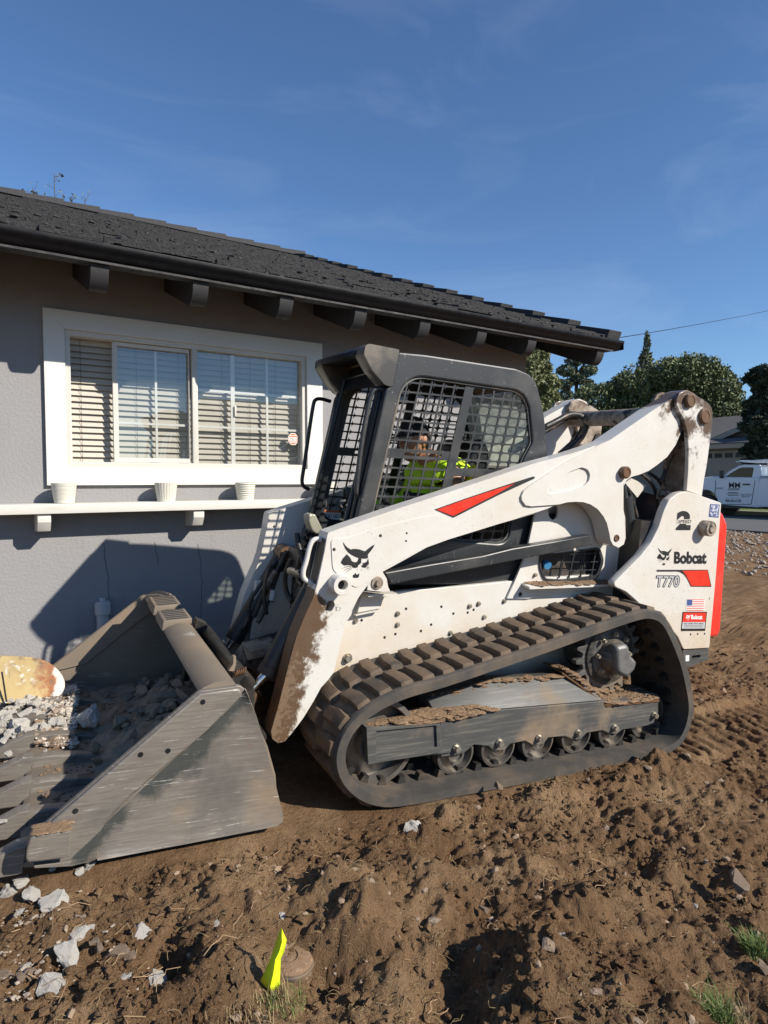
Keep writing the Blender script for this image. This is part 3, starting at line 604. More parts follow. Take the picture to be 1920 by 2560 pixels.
# ================================================================== compact track loader
R = bpy.data.objects.new('track_loader', None); col.objects.link(R); R.empty_display_size = .2
tag(R, 'mud-splashed white compact track loader with toothed bucket lowered beside the house', 'loader')
mw = Matrix.Identity(4)
for i in range(3): mw[i][0], mw[i][1], mw[i][2], mw[i][3] = dL[i], dT[i], dN[i], O[i]
R.matrix_world = mw
YC2 = 1.58
def mir(b):
    c = MB(); c.v = [(v[0], YC2 - v[1], v[2]) for v in b.v]; c.f = [f[::-1] for f in b.f]; return c
def both(fn, name, mat, parent=R, **kw):
    b = fn(); o2 = mir(b).build(name, mat, parent, **kw); o1 = b.build(name, mat, parent, **kw); return o1, o2
W, WA, DK, BK, BS, BO = MT['white'], MT['armwhite'], MT['dark'], MT['black'], MT['blacksteel'], MT['bolt']
def bolt_at(parent, X, Y, Z, r=.014, h=.016, mat=None, name='bolt'):
    b = MB().cyl((X, Y, Z), (X, Y - h * .35, Z), r * 1.35, n=14); b.cyl((X, Y - h * .35, Z), (X, Y - h, Z), r, n=6); return b.build(name, mat or BO, parent, smooth=20)
def hole_at(parent, X, Y, Z, r): return MB().cyl((X, Y + .002, Z), (X, Y - .0008, Z), r, n=16).build('bolt_hole', BK, parent)

# ---------------- tracks
path = [(0, 0), (.665, 0), (1.2, 0), (1.45, .004), (1.60, .034), (1.665, .112), (1.690, .218), (1.676, .305), (1.625, .422), (1.573, .532), (1.49, .653), (1.402, .765), (1.326, .815), (1.235, .831), (1.143, .82), (.958, .780), (.767, .735), (.583, .690), (.27, .623), (-.054, .554), (-.213, .532), (-.337, .495), (-.448, .437), (-.513, .358), (-.535, .259), (-.497, .152), (-.40, .06), (-.30, .018), (-.2, .003)]
sp = np.array(smooth_closed(path, 3)); seg = np.linalg.norm(np.roll(sp, -1, 0) - sp, axis=1); cum = np.concatenate([[0], np.cumsum(seg)]); PER = cum[-1]
def on_path(s):
    s %= PER; i = min(np.searchsorted(cum, s, 'right') - 1, len(sp) - 1); a, b_ = sp[i], sp[(i + 1) % len(sp)]; t = (s - cum[i]) / max(seg[i], 1e-9)
    return a + (b_ - a) * t
def pframe(s):
    p = on_path(s); d = on_path(s + .02) - on_path(s - .02); d /= np.linalg.norm(d); return p, d, np.array([d[1], -d[0]])      # path runs along +X at the bottom: outward = (dz,-dx)
TWD = .42; npx = 190
prof = [(0, -.034), (0, .006), (.014, .014), (.034, .012), (.05, 0), (.205, 0), (.215, 0), (.37, 0), (.386, .012), (.406, .014), (TWD, .006), (TWD, -.034), (.30, -.036), (.12, -.036)]
def belt():
    b = MB(); m = len(prof)
    for i in range(npx):
        p, d, n = pframe(PER * i / npx)
        for y, h in prof: b.v.append((p[0] + n[0] * h, y, p[1] + n[1] * h))
    for i in range(npx):
        j = (i + 1) % npx
        for k in range(m): b.f.append((i * m + k, i * m + (k + 1) % m, j * m + (k + 1) % m, j * m + k))
    return b
NL = int(round(PER / .108)); pit = PER / NL
def lug_mesh(y0, y1, flip):
    # tapered bar with a notched inner end, local axes: x along track, y across, z outward
    l0, l1, h = .037, .029, .029; ya, yb = y0, y1
    pts = [(-l0, ya), (l0, ya), (l0, (ya + yb) / 2), (l0 + .012, yb), (-l0 + .016, yb), (-l0 - .004, (ya + yb) / 2)]
    top = [(-l1, ya + .012), (l1, ya + .012), (l1, (ya + yb) / 2), (l1 + .010, yb - .010), (-l1 + .016, yb - .010), (-l1 - .002, (ya + yb) / 2)]
    if flip: pts = [(-x, y) for x, y in pts][::-1]; top = [(-x, y) for x, y in top][::-1]
    b = MB(); b.v = [(x, y, -.006) for x, y in pts] + [(x, y, h) for x, y in top]; b.f = [(5, 4, 3, 2, 1, 0), (6, 7, 8, 9, 10, 11)] + [(i, (i + 1) % 6, 6 + (i + 1) % 6, 6 + i) for i in range(6)]
    return b.mesh('tread_lug', MT['lug'], 30, .004)
LM = (lug_mesh(.020, .206, False), lug_mesh(-.198, -.012, True))
for side in (0, 1):
    bl = belt(); bl = mir(bl) if side else bl
    bo = bl.build('track_belt', MT['rubber'], R, smooth=40)
    for i in range(NL):
        for row in (0, 1):
            p, d, n = pframe(pit * (i + .5 * row)); o = put('tread_lug', LM[row], bo)
            mt = Matrix(((d[0], 0, n[0], p[0]), (0, 1, 0, (0 if row == 0 else TWD) + (YC2 - TWD) * side), (d[1], 0, n[1], p[1]), (0, 0, 0, 1))); o.matrix_local = mt
    gl = MB()
    for i in range(NL):
        p, d, n = pframe(pit * i); c0 = p - n * .036
        for yy in (.135, .245):
            P = []
            for hh, w in ((0, .022), (.034, .013)):
                for sx, sy in ((-1, -1), (1, -1), (1, 1), (-1, 1)):
                    q = c0 - n * hh + d * w * sx; P.append((q[0], yy + .018 * sy, q[1]))
            gl.hexa(P)
    (mir(gl) if side else gl).build('guide_lugs', MT['blacksteel'], bo, smooth=0, kind='stuff')
# ---------------- wheels
def wheel(cx, cz, r, y0, y1, name, mat, dish=.5):
    def f():
        w = y1 - y0; return MB().lathe([(0, .012), (r * .34, .012), (r * .36, .0), (r * .42, 0), (r * .45, .03 * dish + .01), (r * .82, .04 * dish + .012), (r * .88, 0), (r, .004), (r, w - .004), (r * .88, w), (0, w)], (cx, y0, cz), (0, 1, 0), 36)
    return both(f, name, mat, smooth=30)
ROLL = pmat('worn_roller_steel', (.20, .185, .165), .4, .6, bump=.1, layers=[dict(s=8, lo=.45, hi=.7, c=(.12, .09, .065)), dict(s=4, lo=.55, hi=.75, c=(.28, .2, .12), rg=.9)], var=.2)
for x in (.15, .405, .66, .925, 1.19): wheel(x, .140, .103, .115, .175, 'track_roller', ROLL, .5); wheel(x, .140, .103, .235, .30, 'track_roller', ROLL, .5)
wheel(-.285, .245, .205, .12, .19, 'front_idler', ROLL, 1.2); wheel(-.285, .245, .205, .23, .30, 'front_idler', ROLL, 1.2)
wheel(1.49, .175, .135, .14, .20, 'rear_idler', ROLL, 1.); wheel(1.49, .175, .135, .23, .29, 'rear_idler', ROLL, 1.)
SCX, SCZ = 1.175, .553
def sprocket():
    nt_ = 19; lp = []
    for i in range(nt_):
        a = 2 * math.pi * i / nt_
        for da, r in ((-.165, .196), (-.10, .198), (-.062, .222), (-.045, .238), (.0, .243), (.045, .238), (.062, .222), (.10, .198)): lp.append((SCX + r * math.cos(a + da * 1.0), SCZ + r * math.sin(a + da * 1.0)))
    b = MB().prism([lp, circ(SCX, SCZ, .15, 40)[::-1]], .185, .225, .003)
    b.lathe([(.172, -.012), (.172, .04), (.140, .045), (.140, -.004), (.150, -.012), (.172, -.012)], (SCX, .185, SCZ), (0, 1, 0), 40); return b
both(sprocket, 'sprocket', MT['frame'], smooth=35)
def hub(): return MB().lathe([(0, -.055), (.035, -.054), (.060, -.045), (.078, -.025), (.088, .0), (.092, .03), (.135, .032), (.148, .04), (.148, .24), (0, .24)], (SCX + .0, .14, SCZ), (0, 1, 0), 40)
hb = both(hub, 'drive_motor_hub', MT['frame'], smooth=35)
HC = pmat('scuffed_grey_casting', (.16, .16, .158), .5, .3, bump=.2, layers=[dict(s=7, lo=.5, hi=.7, c=(.07, .07, .07)), dict(s=9, lo=.6, hi=.75, c=(.27, .2, .13))])
cp = rnd([(SCX - .075, SCZ + .075), (SCX + .02, SCZ + .085), (SCX + .04, SCZ + .02), (SCX + .10, SCZ - .02), (SCX + .09, SCZ - .07), (SCX + .03, SCZ - .11), (SCX - .05, SCZ - .075)], .03)
both(lambda: MB().prism([cp], .068, .14, .02), 'hub_guard', HC, smooth=50)
for a in np.arange(0, 6.28, .785): bolt_at(hb[0], SCX + .118 * math.cos(a), .155, SCZ + .118 * math.sin(a), .010, .02)
# ---------------- undercarriage frame (near side traced, far side mirrored)
yf = .10
beam = M('c3', [(596, 576), (820, 524), (1240, 489), (1449, 482), (1449, 535), (1432, 562), (1400, 574), (1310, 588), (1290, 604), (1262, 604), (1232, 590), (1170, 600), (1150, 625), (1120, 628), (1085, 612), (1020, 618), (1000, 645), (962, 648), (930, 630), (872, 642), (848, 668), (808, 668), (785, 650), (730, 645), (690, 678), (640, 690), (600, 692)], yf)
beam = [(x_, z_ - (.020 if i_ > 4 else 0)) for i_, (x_, z_) in enumerate(beam)]
fb = both(lambda: MB().prism([beam], yf, .33, .004), 'track_frame', MT['frame'])
box_ = M('c3', [(306, 592), (596, 577), (604, 688), (634, 674), (636, 692), (312, 736)], yf - .012)
both(lambda: MB().prism([box_], yf - .012, .30, .004), 'frame_end_box', MT['frame'])
rim = M('c3', [(306, 592), (592, 578), (596, 690), (312, 736)], yf - .02); rin = M('c3', [(344, 606), (578, 584), (582, 668), (344, 718)], yf - .02)
MB().prism([rim, rin[::-1]], yf - .024, yf - .0125, .002).build('end_box_rim', MT['frame'], fb[0])
# sloping cover
lo = M('c3', [(598, 574), (820, 521), (1236, 486)], yf); hi = M('c3', [(545, 480), (800, 398), (1105, 384)], yf + .10)
cv = MB(); cv.v = [(x, yf + .002, z) for x, z in lo] + [(x, yf + .10, z) for x, z in hi] + [(x, yf + .2, z - .02) for x, z in hi] + [(x, yf + .2, z - .02) for x, z in lo]
cv.f = [(0, 1, 4, 3), (1, 2, 5, 4), (3, 4, 7, 6), (4, 5, 8, 7), (2, 11, 8, 5), (0, 3, 6, 9), (6, 7, 10, 9), (7, 8, 11, 10), (0, 9, 10, 1), (1, 10, 11, 2)]
cov = cv.build('frame_cover', MT['frame'], R, bevel=.004); mir(cv).build('frame_cover', MT['frame'], R, bevel=.004)
sh = M('c3', [(1128, 398), (1180, 425), (1250, 506), (1450, 486), (1444, 468), (1330, 455)], yf + .02)
P0 = M('c3', [(1118, 395), (1250, 503), (1452, 484)], yf - .006)
sb = MB(); sb.v = [(P0[0][0], yf + .08, P0[0][1]), (P0[1][0], yf - .008, P0[1][1]), (P0[2][0], yf - .008, P0[2][1]), (P0[2][0], .33, P0[2][1] + .01), (P0[0][0], .33, P0[0][1] + .01)]
sb.v += [(v[0], v[1], v[2] - .012) for v in sb.v]; sb.f = [(0, 1, 2, 3, 4), (9, 8, 7, 6, 5)] + [(i, (i + 1) % 5, 5 + (i + 1) % 5, 5 + i) for i in range(5)]
sb.build('rear_ledge', MT['rustymud'], R); mir(sb).build('rear_ledge', MT['rustymud'], R)
acc = rnd(M('c3', [(915, 443), (1000, 443), (1004, 458), (1030, 486), (1022, 500), (945, 500), (925, 480)], yf + .05), .008)
ac = MB().prism([acc], 0, .006, .0015); zc = np.mean([p[1] for p in acc])
ac.v = [(v[0], yf + .048 + (v[2] - zc) * 1.05 + v[1], v[2]) for v in ac.v]; ac.build('access_plate', MT['frame'], cov)
for px, py in [(657, 672), (825, 650), (980, 632), (1133, 612), (1275, 592), (1430, 543)]:
    X, Z = M('c3', [(px, py)], yf)[0]; bolt_at(fb[0], X, yf, Z, .0155, .026)
# soil lying on the frame
def dirt_pile(pts, h, n=260, parent=R, s0=.012):
    b = MB(); P = np.array(pts)
    def tri():
        i = random.randrange(1, len(P) - 1); u, v = random.random(), random.random()
        if u + v > 1: u, v = 1 - u, 1 - v
        return P[0] + u * (P[i] - P[0]) + v * (P[i + 1] - P[0])
    for _ in range(n // 6):
        q = tri(); s = s0 * random.uniform(2, 4.5); b.add(IV2 * np.array([s * 1.4, s, s * .22]) * (1 + .10 * rng.standard_normal((len(IV2), 1))) + q + np.array([0, 0, h * .25]), IF2)
    for _ in range(n):
        q = tri(); s = s0 * .55 * random.uniform(.3, 1.3); b.add(IV * np.array([s * 1.3, s, s * .7]) * (1 + .22 * rng.standard_normal((len(IV), 1))) + q + np.array([0, 0, random.random() * h]), IF)
    return b.build('caked_soil', MT['soilpile'], parent, smooth=0, kind='stuff')
def p3(c, pts, Y): return [(x, Y, z) for x, z in M(c, pts, Y)]
dirt_pile([p3('c3', [(312, 586)], yf)[0], p3('c3', [(592, 572)], yf)[0], p3('c3', [(815, 520)], yf + .005)[0], p3('c3', [(740, 500)], yf + .04)[0], p3('c3', [(600, 505)], yf + .1)[0], p3('c3', [(400, 560)], yf + .12)[0]], .006, 1100, R, .0065)
dirt_pile([p3('c3', [(560, 470)], yf + .1)[0], p3('c3', [(800, 402)], yf + .095)[0], p3('c3', [(1105, 388)], yf + .095)[0], p3('c3', [(1105, 383)], yf + .2)[0], p3('c3', [(560, 462)], yf + .2)[0]], .008, 900, R, .007)
dirt_pile([(P0[1][0] + .02, yf, P0[1][1]), (P0[2][0], yf, P0[2][1]), (P0[2][0], .3, P0[2][1] + .012), (P0[0][0] + .05, .3, P0[0][1]), (P0[0][0] + .05, yf + .08, P0[0][1])], .014, 900, R, .0075)

# ---------------- main frame
mf = M('c1', [(560, 1540), (640, 1521), (760, 1509), (1060, 1484), (1390, 1452)], .43)
mf = [(-.62, .30), (-.60, .80)] + mf + [(.70, .93), (1.45, .96), (1.52, .60), (1.5, .40), (1.0, .34)]
fr_o = both(lambda: MB().prism([mf], .43, .47, .003), 'main_frame', W)
for c, px, py, k in [('c3', 428, 147, 1), ('c3', 428, 190, 1), ('c3', 710, 117, 1), ('c3', 745, 108, 1), ('c3', 767, 160, 1), ('c3', 845, 98, 1), ('c3', 635, 222, 1), ('c3', 232, 320, 2), ('c3', 264, 175, 1), ('c3', 288, 173, 0), ('c3', 462, 128, 0), ('c3', 647, 147, 0), ('c3', 703, 143, 0), ('c3', 726, 132, 0), ('c3', 378, 240, 0), ('c3', 420, 227, 0), ('c3', 908, 72, 0), ('c3', 560, 190, 0), ('c3', 520, 215, 0), ('c3', 600, 120, 0)]:
    X, Z = M('c3', [(px, py)], .43)[0]
    if k: bolt_at(fr_o[0], X, .43, Z, .008 * k * .9 + .003, .012 * k)
    else: hole_at(fr_o[0], X, .43, Z, .007)
# upright side plate behind the arm, with the grille
gr_out = rnd(M('q', [(330, 1090), (322, 1260), (385, 1425), (620, 1440), (1040, 1390), (1110, 1180), (1060, 1010), (560, 1085)], .415), .03)
up = M('q', [(-60, 1640), (20, 1465), (140, 1180), (205, 960), (270, 660), (330, 400)], .415) + M('q', [(900, 250), (1250, 600), (1345, 950), (1360, 1240), (1300, 1400), (1210, 1500), (600, 1560), (200, 1640)], .415)
slot = M('q', [(440, 520), (445, 640), (500, 690), (545, 660), (560, 610), (562, 510)], .415)
hl = rnd(slot, .02)
upo = both(lambda: MB().prism([up, gr_out[::-1], hl[::-1]], .415, .428, .0), 'upright_plate', W)
X, Z = M('q', [(100, 1590)], .415)[0]; hole_at(upo[0], X, .415, Z, .013); X, Z = M('q', [(278, 1350)], .415)[0]; bolt_at(upo[0], X, .415, Z, .009)
led = MB(); a0 = M('q', [(210, 1500), (1225, 1465)], .35); led.v = []
for (x, z) in a0:
    for y, dz in ((.345, 0), (.43, .012), (.43, -.002), (.345, -.012)): led.v.append((x, y, z + dz))
led.f = [(0, 1, 5, 4), (1, 2, 6, 5), (2, 3, 7, 6), (3, 0, 4, 7), (0, 3, 2, 1), (4, 5, 6, 7)]
ledo = led.build('fender_ledge', W, R)
dirt_pile([(a0[0][0] + .03, .36, a0[0][1] + .002), (a0[1][0], .36, a0[1][1] + .002), (a0[1][0], .42, a0[1][1] + .01), (a0[0][0] + .03, .42, a0[0][1] + .01)], .010, 420, ledo, .007)
# grille: rim and bars
gin = rnd(M('q', [(352, 1110), (345, 1255), (400, 1400), (620, 1412), (1020, 1365), (1086, 1180), (1045, 1035), (570, 1105)], .41), .03)
gsc = both(lambda: MB().prism([gr_out, gin[::-1]], .405, .44), 'side_grille', MT['dark'])
gb = MB()
for x0, x1 in ((630, 570), (765, 690), (890, 830), (1020, 960)): gb.prism([M('q', [(x0 - 6, 1040), (x0 + 6, 1040), (x1 + 6, 1390), (x1 - 6, 1390)], .425)], .42, .428)
for ya, yb in ((1100, 1085), (1195, 1190), (1300, 1285)): gb.prism([M('q', [(590, ya - 6), (1090, yb - 6), (1085, yb + 6), (585, ya + 6)], .425)], .418, .4205)
gb.build('grille_bars', MT['dark'], gsc[0]); mir(gb).build('grille_bars', MT['dark'], gsc[1])
X, Z = M('q', [(410, 1235)], .45)[0]
bc = MB().lathe([(0, 0), (.022, 0), (.024, .012), (.018, .016), (.018, .035), (0, .036)], (X, .43, Z), (.3, 1, .3), 18); bc.build('filler_cap', MT['bluecap'], R)
# engine bay body, rear
MB().box(.72, 1.98, .47, 1.11, .50, 1.30).build('engine_bay', BS, R, bevel=.02)
hd = MB().prism([[(.80, 1.30), (.86, 1.46), (1.35, 1.44), (1.62, 1.40), (1.95, 1.36), (2.02, 1.28)]], .50, 1.08, .02).build('engine_hood', W, R)
MB().cyl((1.62, .62, 1.36), (1.60, .62, 1.62), .05, .045).cyl((1.60, .62, 1.62), (1.50, .62, 1.73), .045, .04).build('intake_duct', MT['decalgrey'], R)
both(lambda: MB().prism([[(1.28, 1.15), (1.30, 1.44), (1.60, 1.47), (1.98, 1.42), (1.98, 1.15)]], .472, .495), 'dark_gap_panel', BK)  # added black plates, painted stand-in for the dark interior seen past the arm
# ---------------- rear side panels (tailgate posts)
YP = .22
pan = M('c2', [(1133, 747), (1235, 780), (1357, 822), (1348, 950), (1322, 1300), (1280, 1762), (1112, 1772), (1075, 1690), (960, 1560), (850, 1500), (800, 1450), (740, 1398), (668, 1365), (660, 1340), (690, 1310), (760, 1240), (830, 1170), (900, 1080), (950, 980), (985, 870), (1020, 800), (1080, 757)], YP)
po = both(lambda: MB().prism([rnd(pan, .012, 2)], YP, YP + .05, .004), 'rear_side_panel', W)
both(lambda: MB().box(1.42, 1.98, YP + .05, .47, .56, 1.30), 'rear_frame', BS)
tg = rnd(M('c2', [(1255, 868), (1360, 876), (1396, 960), (1350, 1655), (1330, 1690), (1215, 1700)], .29), .03)
tgo = MB().prism([tg], .285, YC2 - .285, .02).build('tailgate', MT['red'], R)
bp = M('c2', [(1108, 1780), (1275, 1766), (1270, 1838), (1142, 1886), (1120, 1870)], YP + .005); bs_ = rnd(M('c2', [(1168, 1812), (1222, 1806), (1222, 1822), (1165, 1845)], YP + .005), .006)
bpo = both(lambda: MB().prism([bp, bs_[::-1]], YP + .005, YP + .06), 'rear_bumper', MT['frame'])
MB().box(bp[0][0], bp[1][0] - .02, YP + .06, YC2 - YP - .06, bp[0][1] - .10, bp[0][1] - .012).build('bumper_bar', MT['frame'], R)
MB().box(bp[1][0] - .02, bp[1][0] + .10, YP + .09, YP + .20, bp[1][1] + .0, bp[1][1] + .02).build('tow_lug', MT['frame'], R, bevel=.006)
lr = M('c2', [(1128, 1812), (1152, 1810), (1150, 1848), (1128, 1850)], YP); MB().flat([lr], YP + .003).build('bumper_label', MT['decalwhite'], bpo[0], smooth=0)
# filler neck
X, Z = M('r', [(1030, 345)], YP)[0]
fc = MB().lathe([(.047, .0), (.047, -.055), (.044, -.060), (.026, -.061), (.026, -.066), (.022, -.070), (0, -.070)], (X, YP, Z), (0, 1, 0), 28).build('fuel_cap', MT['greasy'], R)
for px, py in ((852, 1897), (955, 1890), (1055, 1887)):
    X, Z = M('r', [(px, py)], YP)[0]; hole_at(po[0], X, YP, Z, .0065)
# ---------------- lift arms
YA = .29
top = M('c1', [(287, 1165), (420, 1118), (700, 1022), (1000, 925), (1300, 825), (1500, 757)], YA) + M('a', [(60, 722), (180, 690), (290, 655), (430, 608), (500, 588), (560, 552), (760, 412), (1000, 247), (1225, 112)], YA)
knee = M('a', [(1265, 75), (1335, 58), (1410, 95), (1440, 165), (1400, 250), (1320, 280), (1262, 305), (1282, 380), (1272, 440), (1205, 600), (1120, 720), (1020, 800), (940, 855), (850, 893), (770, 915), (720, 950), (695, 1000)], YA)
leg = M('q', [(1340, 230), (1340, 560), (1360, 650), (1366, 900), (1345, 975), (1280, 1018), (1215, 985), (1183, 925), (1170, 850), (1140, 720), (1100, 640), (1030, 550), (940, 490), (850, 462), (760, 458), (650, 465), (560, 490)], YA)
und = M('q', [(430, 545), (280, 595), (130, 640), (0, 685)], YA) + M('c1', [(1510, 1052), (1300, 1112), (1000, 1205), (870, 1252), (740, 1325), (612, 1395)], YA) + M('l', [(480, 870), (375, 1005), (330, 1070), (280, 1170), (235, 1270), (200, 1345)], YA)
low = M('c5', [(985, 1290), (960, 1400), (930, 1520), (890, 1575), (830, 1640), (770, 1750), (690, 1880), (600, 2000), (545, 2065), (490, 2080), (445, 2045), (436, 1985), (490, 1800), (540, 1600), (590, 1400), (640, 1225), (700, 1080), (760, 950), (800, 830), (830, 700), (860, 560), (880, 440)], YA)
ov = rnd(M('c5', [(862, 1030), (885, 958), (925, 950), (942, 985), (915, 1038), (880, 1048)], YA), .008)
holes = [ov[::-1]]
for c, px, py, r in [('c5', 931, 549, .0085), ('c5', 1297, 440, .0085), ('l', 855, 362, .006), ('l', 848, 447, .006)]:
    X, Z = M(c, [(px, py)], YA)[0]; holes.append(circ(X, Z, r, 12)[::-1])
arm = both(lambda: MB().prism([top + knee + leg + und + low] + holes, YA, YA + .105), 'lift_arm', WA, smooth=30)
ptop = M('q', [(225, 514), (150, 502), (105, 440), (100, 390), (130, 320), (200, 262), (400, 130), (620, -12)], YA) + M('a', [(470, 590), (560, 552), (760, 412), (1000, 247), (1215, 118)], YA)
td = rnd(M('q', [(425, 330), (440, 270), (560, 190), (720, 90), (850, 37), (925, 65), (957, 130), (940, 205), (880, 268), (700, 330), (500, 365), (442, 360)], YA - .012), .012)
def plate2():
    return MB().prism([ptop + knee[4:] + leg, td[::-1]], YA - .012, YA - .0005)
ap = plate2(); apo = ap.build('arm_side_plate', WA, arm[0], smooth=30); mir(ap).build('arm_side_plate', WA, arm[1], smooth=30)
fe = M('c5', [(805, 830), (835, 700), (862, 565), (878, 470), (905, 480), (885, 570), (860, 710), (832, 840)], YA)
fe = [(x - .004, z) for x, z in fe]
MB().prism([fe], YA + .014, YA + .095).build('arm_cavity', BS, arm[0])
arm[1].data.materials[0] = W
fe2 = M('c5', [(805, 830), (760, 950), (700, 1080), (640, 1225), (590, 1400), (540, 1600), (490, 1800), (440, 1980), (470, 1990), (520, 1800), (570, 1600), (620, 1400), (670, 1230), (730, 1085), (790, 960), (835, 835)], YA)
MB().prism([[(x - .002, z) for x, z in fe2]], YA + .004, YA + .101).build('arm_front_flange', MT['rustymud'], arm[0])
# raised panel near the front
emb = rnd(M('l', [(30, 425), (180, 425), (560, 300), (900, 215), (1180, 165), (1245, 180), (1275, 250), (1260, 320), (1030, 525), (600, 765), (480, 860), (300, 960), (50, 760)], YA), .02)
hx_ = []
for c_, px, py, r in [('c5', 1297, 440, .0085), ('l', 855, 362, .006), ('l', 848, 447, .006), ('c5', 931, 549, .0085)]:
    X, Z = M(c_, [(px, py)], YA)[0]; hx_.append(circ(X, Z, r, 12)[::-1])
MB().prism([emb] + hx_, YA - .004, YA - .0003).build('arm_panel', WA, arm[0], smooth=30)
X, Z = M('c5', [(957, 812)], YA)[0]
def pinring(): return MB().lathe([(.022, .02), (.022, -.062), (.026, -.066), (.043, -.066), (.046, -.060), (.046, .0)], (X, YA, Z), (0, 1, 0), 32)
both(pinring, 'pivot_tube', W, arm[0], smooth=35)
MB().cyl((X, YA + .03, Z), (X, YA - .03, Z), .021, n=20).build('pivot_bore', BK, arm[0])
for c, px, py, r, yy, h in [('a', 1340, 165, .042, YA - .035, .045), ('a', 1487, 318, .047, YA - .035, .04), ('a', 700, 872, .035, YA - .012, .05), ('q', 1275, 905, .022, YA - .012, .004)]:
    X, Z = M(c, [(px, py)], yy)[0]
    both(lambda: MB().lathe([(0, .0), (r * .55, .0), (r * .6, -.003), (r * .85, -.003), (r, .003), (r, h), (r * 1.18, h + .001), (r * 1.18, h + .012), (0, h + .012)], (X, yy - h * .6, Z), (0, 1, 0), 28), 'pivot_pin', MT['rustymud'], R, smooth=30)
# rear upright link
upl = M('a', [(1232, 150), (1262, 90), (1320, 62), (1385, 85), (1545, 190), (1578, 235), (1587, 295), (1580, 420), (1562, 560), (1530, 800), (1505, 930), (1481, 1108), (1330, 1052), (1345, 850), (1350, 640), (1338, 480), (1300, 335), (1258, 268), (1236, 215)], YA - .04)
both(lambda: MB().prism([upl], YA - .04, YA - .014, .003), 'rear_link', WA, smooth=30)
both(lambda: MB().prism([upl], YA + .12, YA + .145, .003), 'rear_link', MT['greasy'], smooth=30)
both(lambda: MB().prism([M('a', [(1420, 400), (1560, 420), (1500, 930), (1476, 1120), (1380, 1120), (1400, 700)], YA - .014)], YA - .014, YA + .12), 'link_web', MT['greasy'])
both(lambda: MB().prism([M('a', [(1190, 640), (1260, 480), (1330, 500), (1340, 640), (1330, 1060), (1200, 1060)], YA + .14)], YA + .145, YA + .16), 'link_inner_plate', BS)
X, Z = M('a', [(1440, 240)], YA)[0]
MB().cyl((1.60, .42, 1.93), (1.60, 1.16, 1.93), .052, n=24).build('arm_cross_tube', MT['greasy'], R)
# control link bar
lk = M('c1', [(622, 1402), (900, 1352), (1200, 1303)], .31) + M('q', [(0, 1032), (500, 948), (950, 866), (986, 986)], .31) + M('q', [(500, 1085), (0, 1184)], .31) + M('c1', [(1000, 1405), (660, 1472)], .31)
both(lambda: MB().prism([lk], .31, .37, .006), 'control_link', MT['dark'])
lug_ = M('l', [(425, 985), (430, 930), (500, 840), (595, 785), (640, 860), (655, 950), (680, 1000), (600, 1005)], .30)
both(lambda: MB().prism([lug_], .297, .309, .002), 'link_lug', W); X, Z = M('l', [(535, 905)], .297)[0]
MB().lathe([(0, -.02), (.012, -.02), (.014, -.006), (.03, -.006), (.032, .0), (0, .0)], (X, .297, Z), (0, 1, 0), 20).build('link_pin', MT['greasy'], R)
brk = M('l', [(380, 1005), (640, 1005), (600, 1100), (575, 1185), (320, 1235)], .40)
MB().prism([brk], .400, .43, .004).build('link_bracket', W, R)
bt = M('l', [(375, 998), (690, 990)], .40); MB().hexa([(bt[0][0], .33, bt[0][1]), (bt[1][0], .33, bt[1][1]), (bt[1][0], .43, bt[1][1]), (bt[0][0], .43, bt[0][1])] + [(bt[0][0], .33, bt[0][1] - .012), (bt[1][0], .33, bt[1][1] - .012), (bt[1][0], .43, bt[1][1] - .012), (bt[0][0], .43, bt[0][1] - .012)]).build('bracket_top', W, R)
bl2 = M('l', [(290, 1245), (560, 1190)], .41); MB().hexa([(bl2[0][0], .395, bl2[0][1]), (bl2[1][0], .395, bl2[1][1]), (bl2[1][0], .43, bl2[1][1]), (bl2[0][0], .43, bl2[0][1])] + [(bl2[0][0], .395, bl2[0][1] - .006), (bl2[1][0], .395, bl2[1][1] - .006), (bl2[1][0], .43, bl2[1][1] - .006), (bl2[0][0], .43, bl2[0][1] - .006)]).build('bracket_lip', W, R)
# lift cylinders and hoses
p0, p1 = M('q', [(1372, 300), (1462, 1060)], .36)
def cylr():
    a, b_ = np.array((p0[0], .37, p0[1])), np.array((p1[0] + .02, .37, p1[1] - .02)); d = b_ - a
    return MB().cyl(a - d * .05, a + d * .25, .022, n=16).cyl(a + d * .12, b_, .043, n=24).cyl(b_ - d * .02, b_ + d * .06, .047, n=24)
both(cylr, 'lift_cylinder', MT['dark'])
def hoses(spec, name, r, mat):
    for c, pts, ys in spec:
        P = [(M1(c, x, y, yy)) for (x, y), yy in zip(pts, ys)]; MB().tube(P, r, 8).build(name, mat, R, smooth=60)
hoses([('q', [(1400, 300), (1440, 360), (1470, 460), (1500, 560), (1540, 720), (1600, 870), (1640, 950)], [.36] * 7), ('q', [(1380, 290), (1430, 420), (1480, 600), (1530, 760), (1600, 960)], [.39] * 5), ('a', [(880, 890), (960, 950), (1010, 1030), (1040, 1120), (1050, 1240)], [.42] * 5), ('a', [(960, 880), (1050, 940), (1100, 1030), (1120, 1150)], [.45] * 4), ('a', [(1190, 700), (1140, 800), (1100, 900), (1080, 960)], [.42] * 4)], 'hydraulic_hose', .012, MT['hose'])
X, Z = M('a', [(1090, 1090)], .40)[0]; bolt_at(R, X, .40, Z, .017, .03); MB().box(X - .04, X + .04, .405, .412, Z - .03, Z + .03).build('hose_clamp', BO, R)
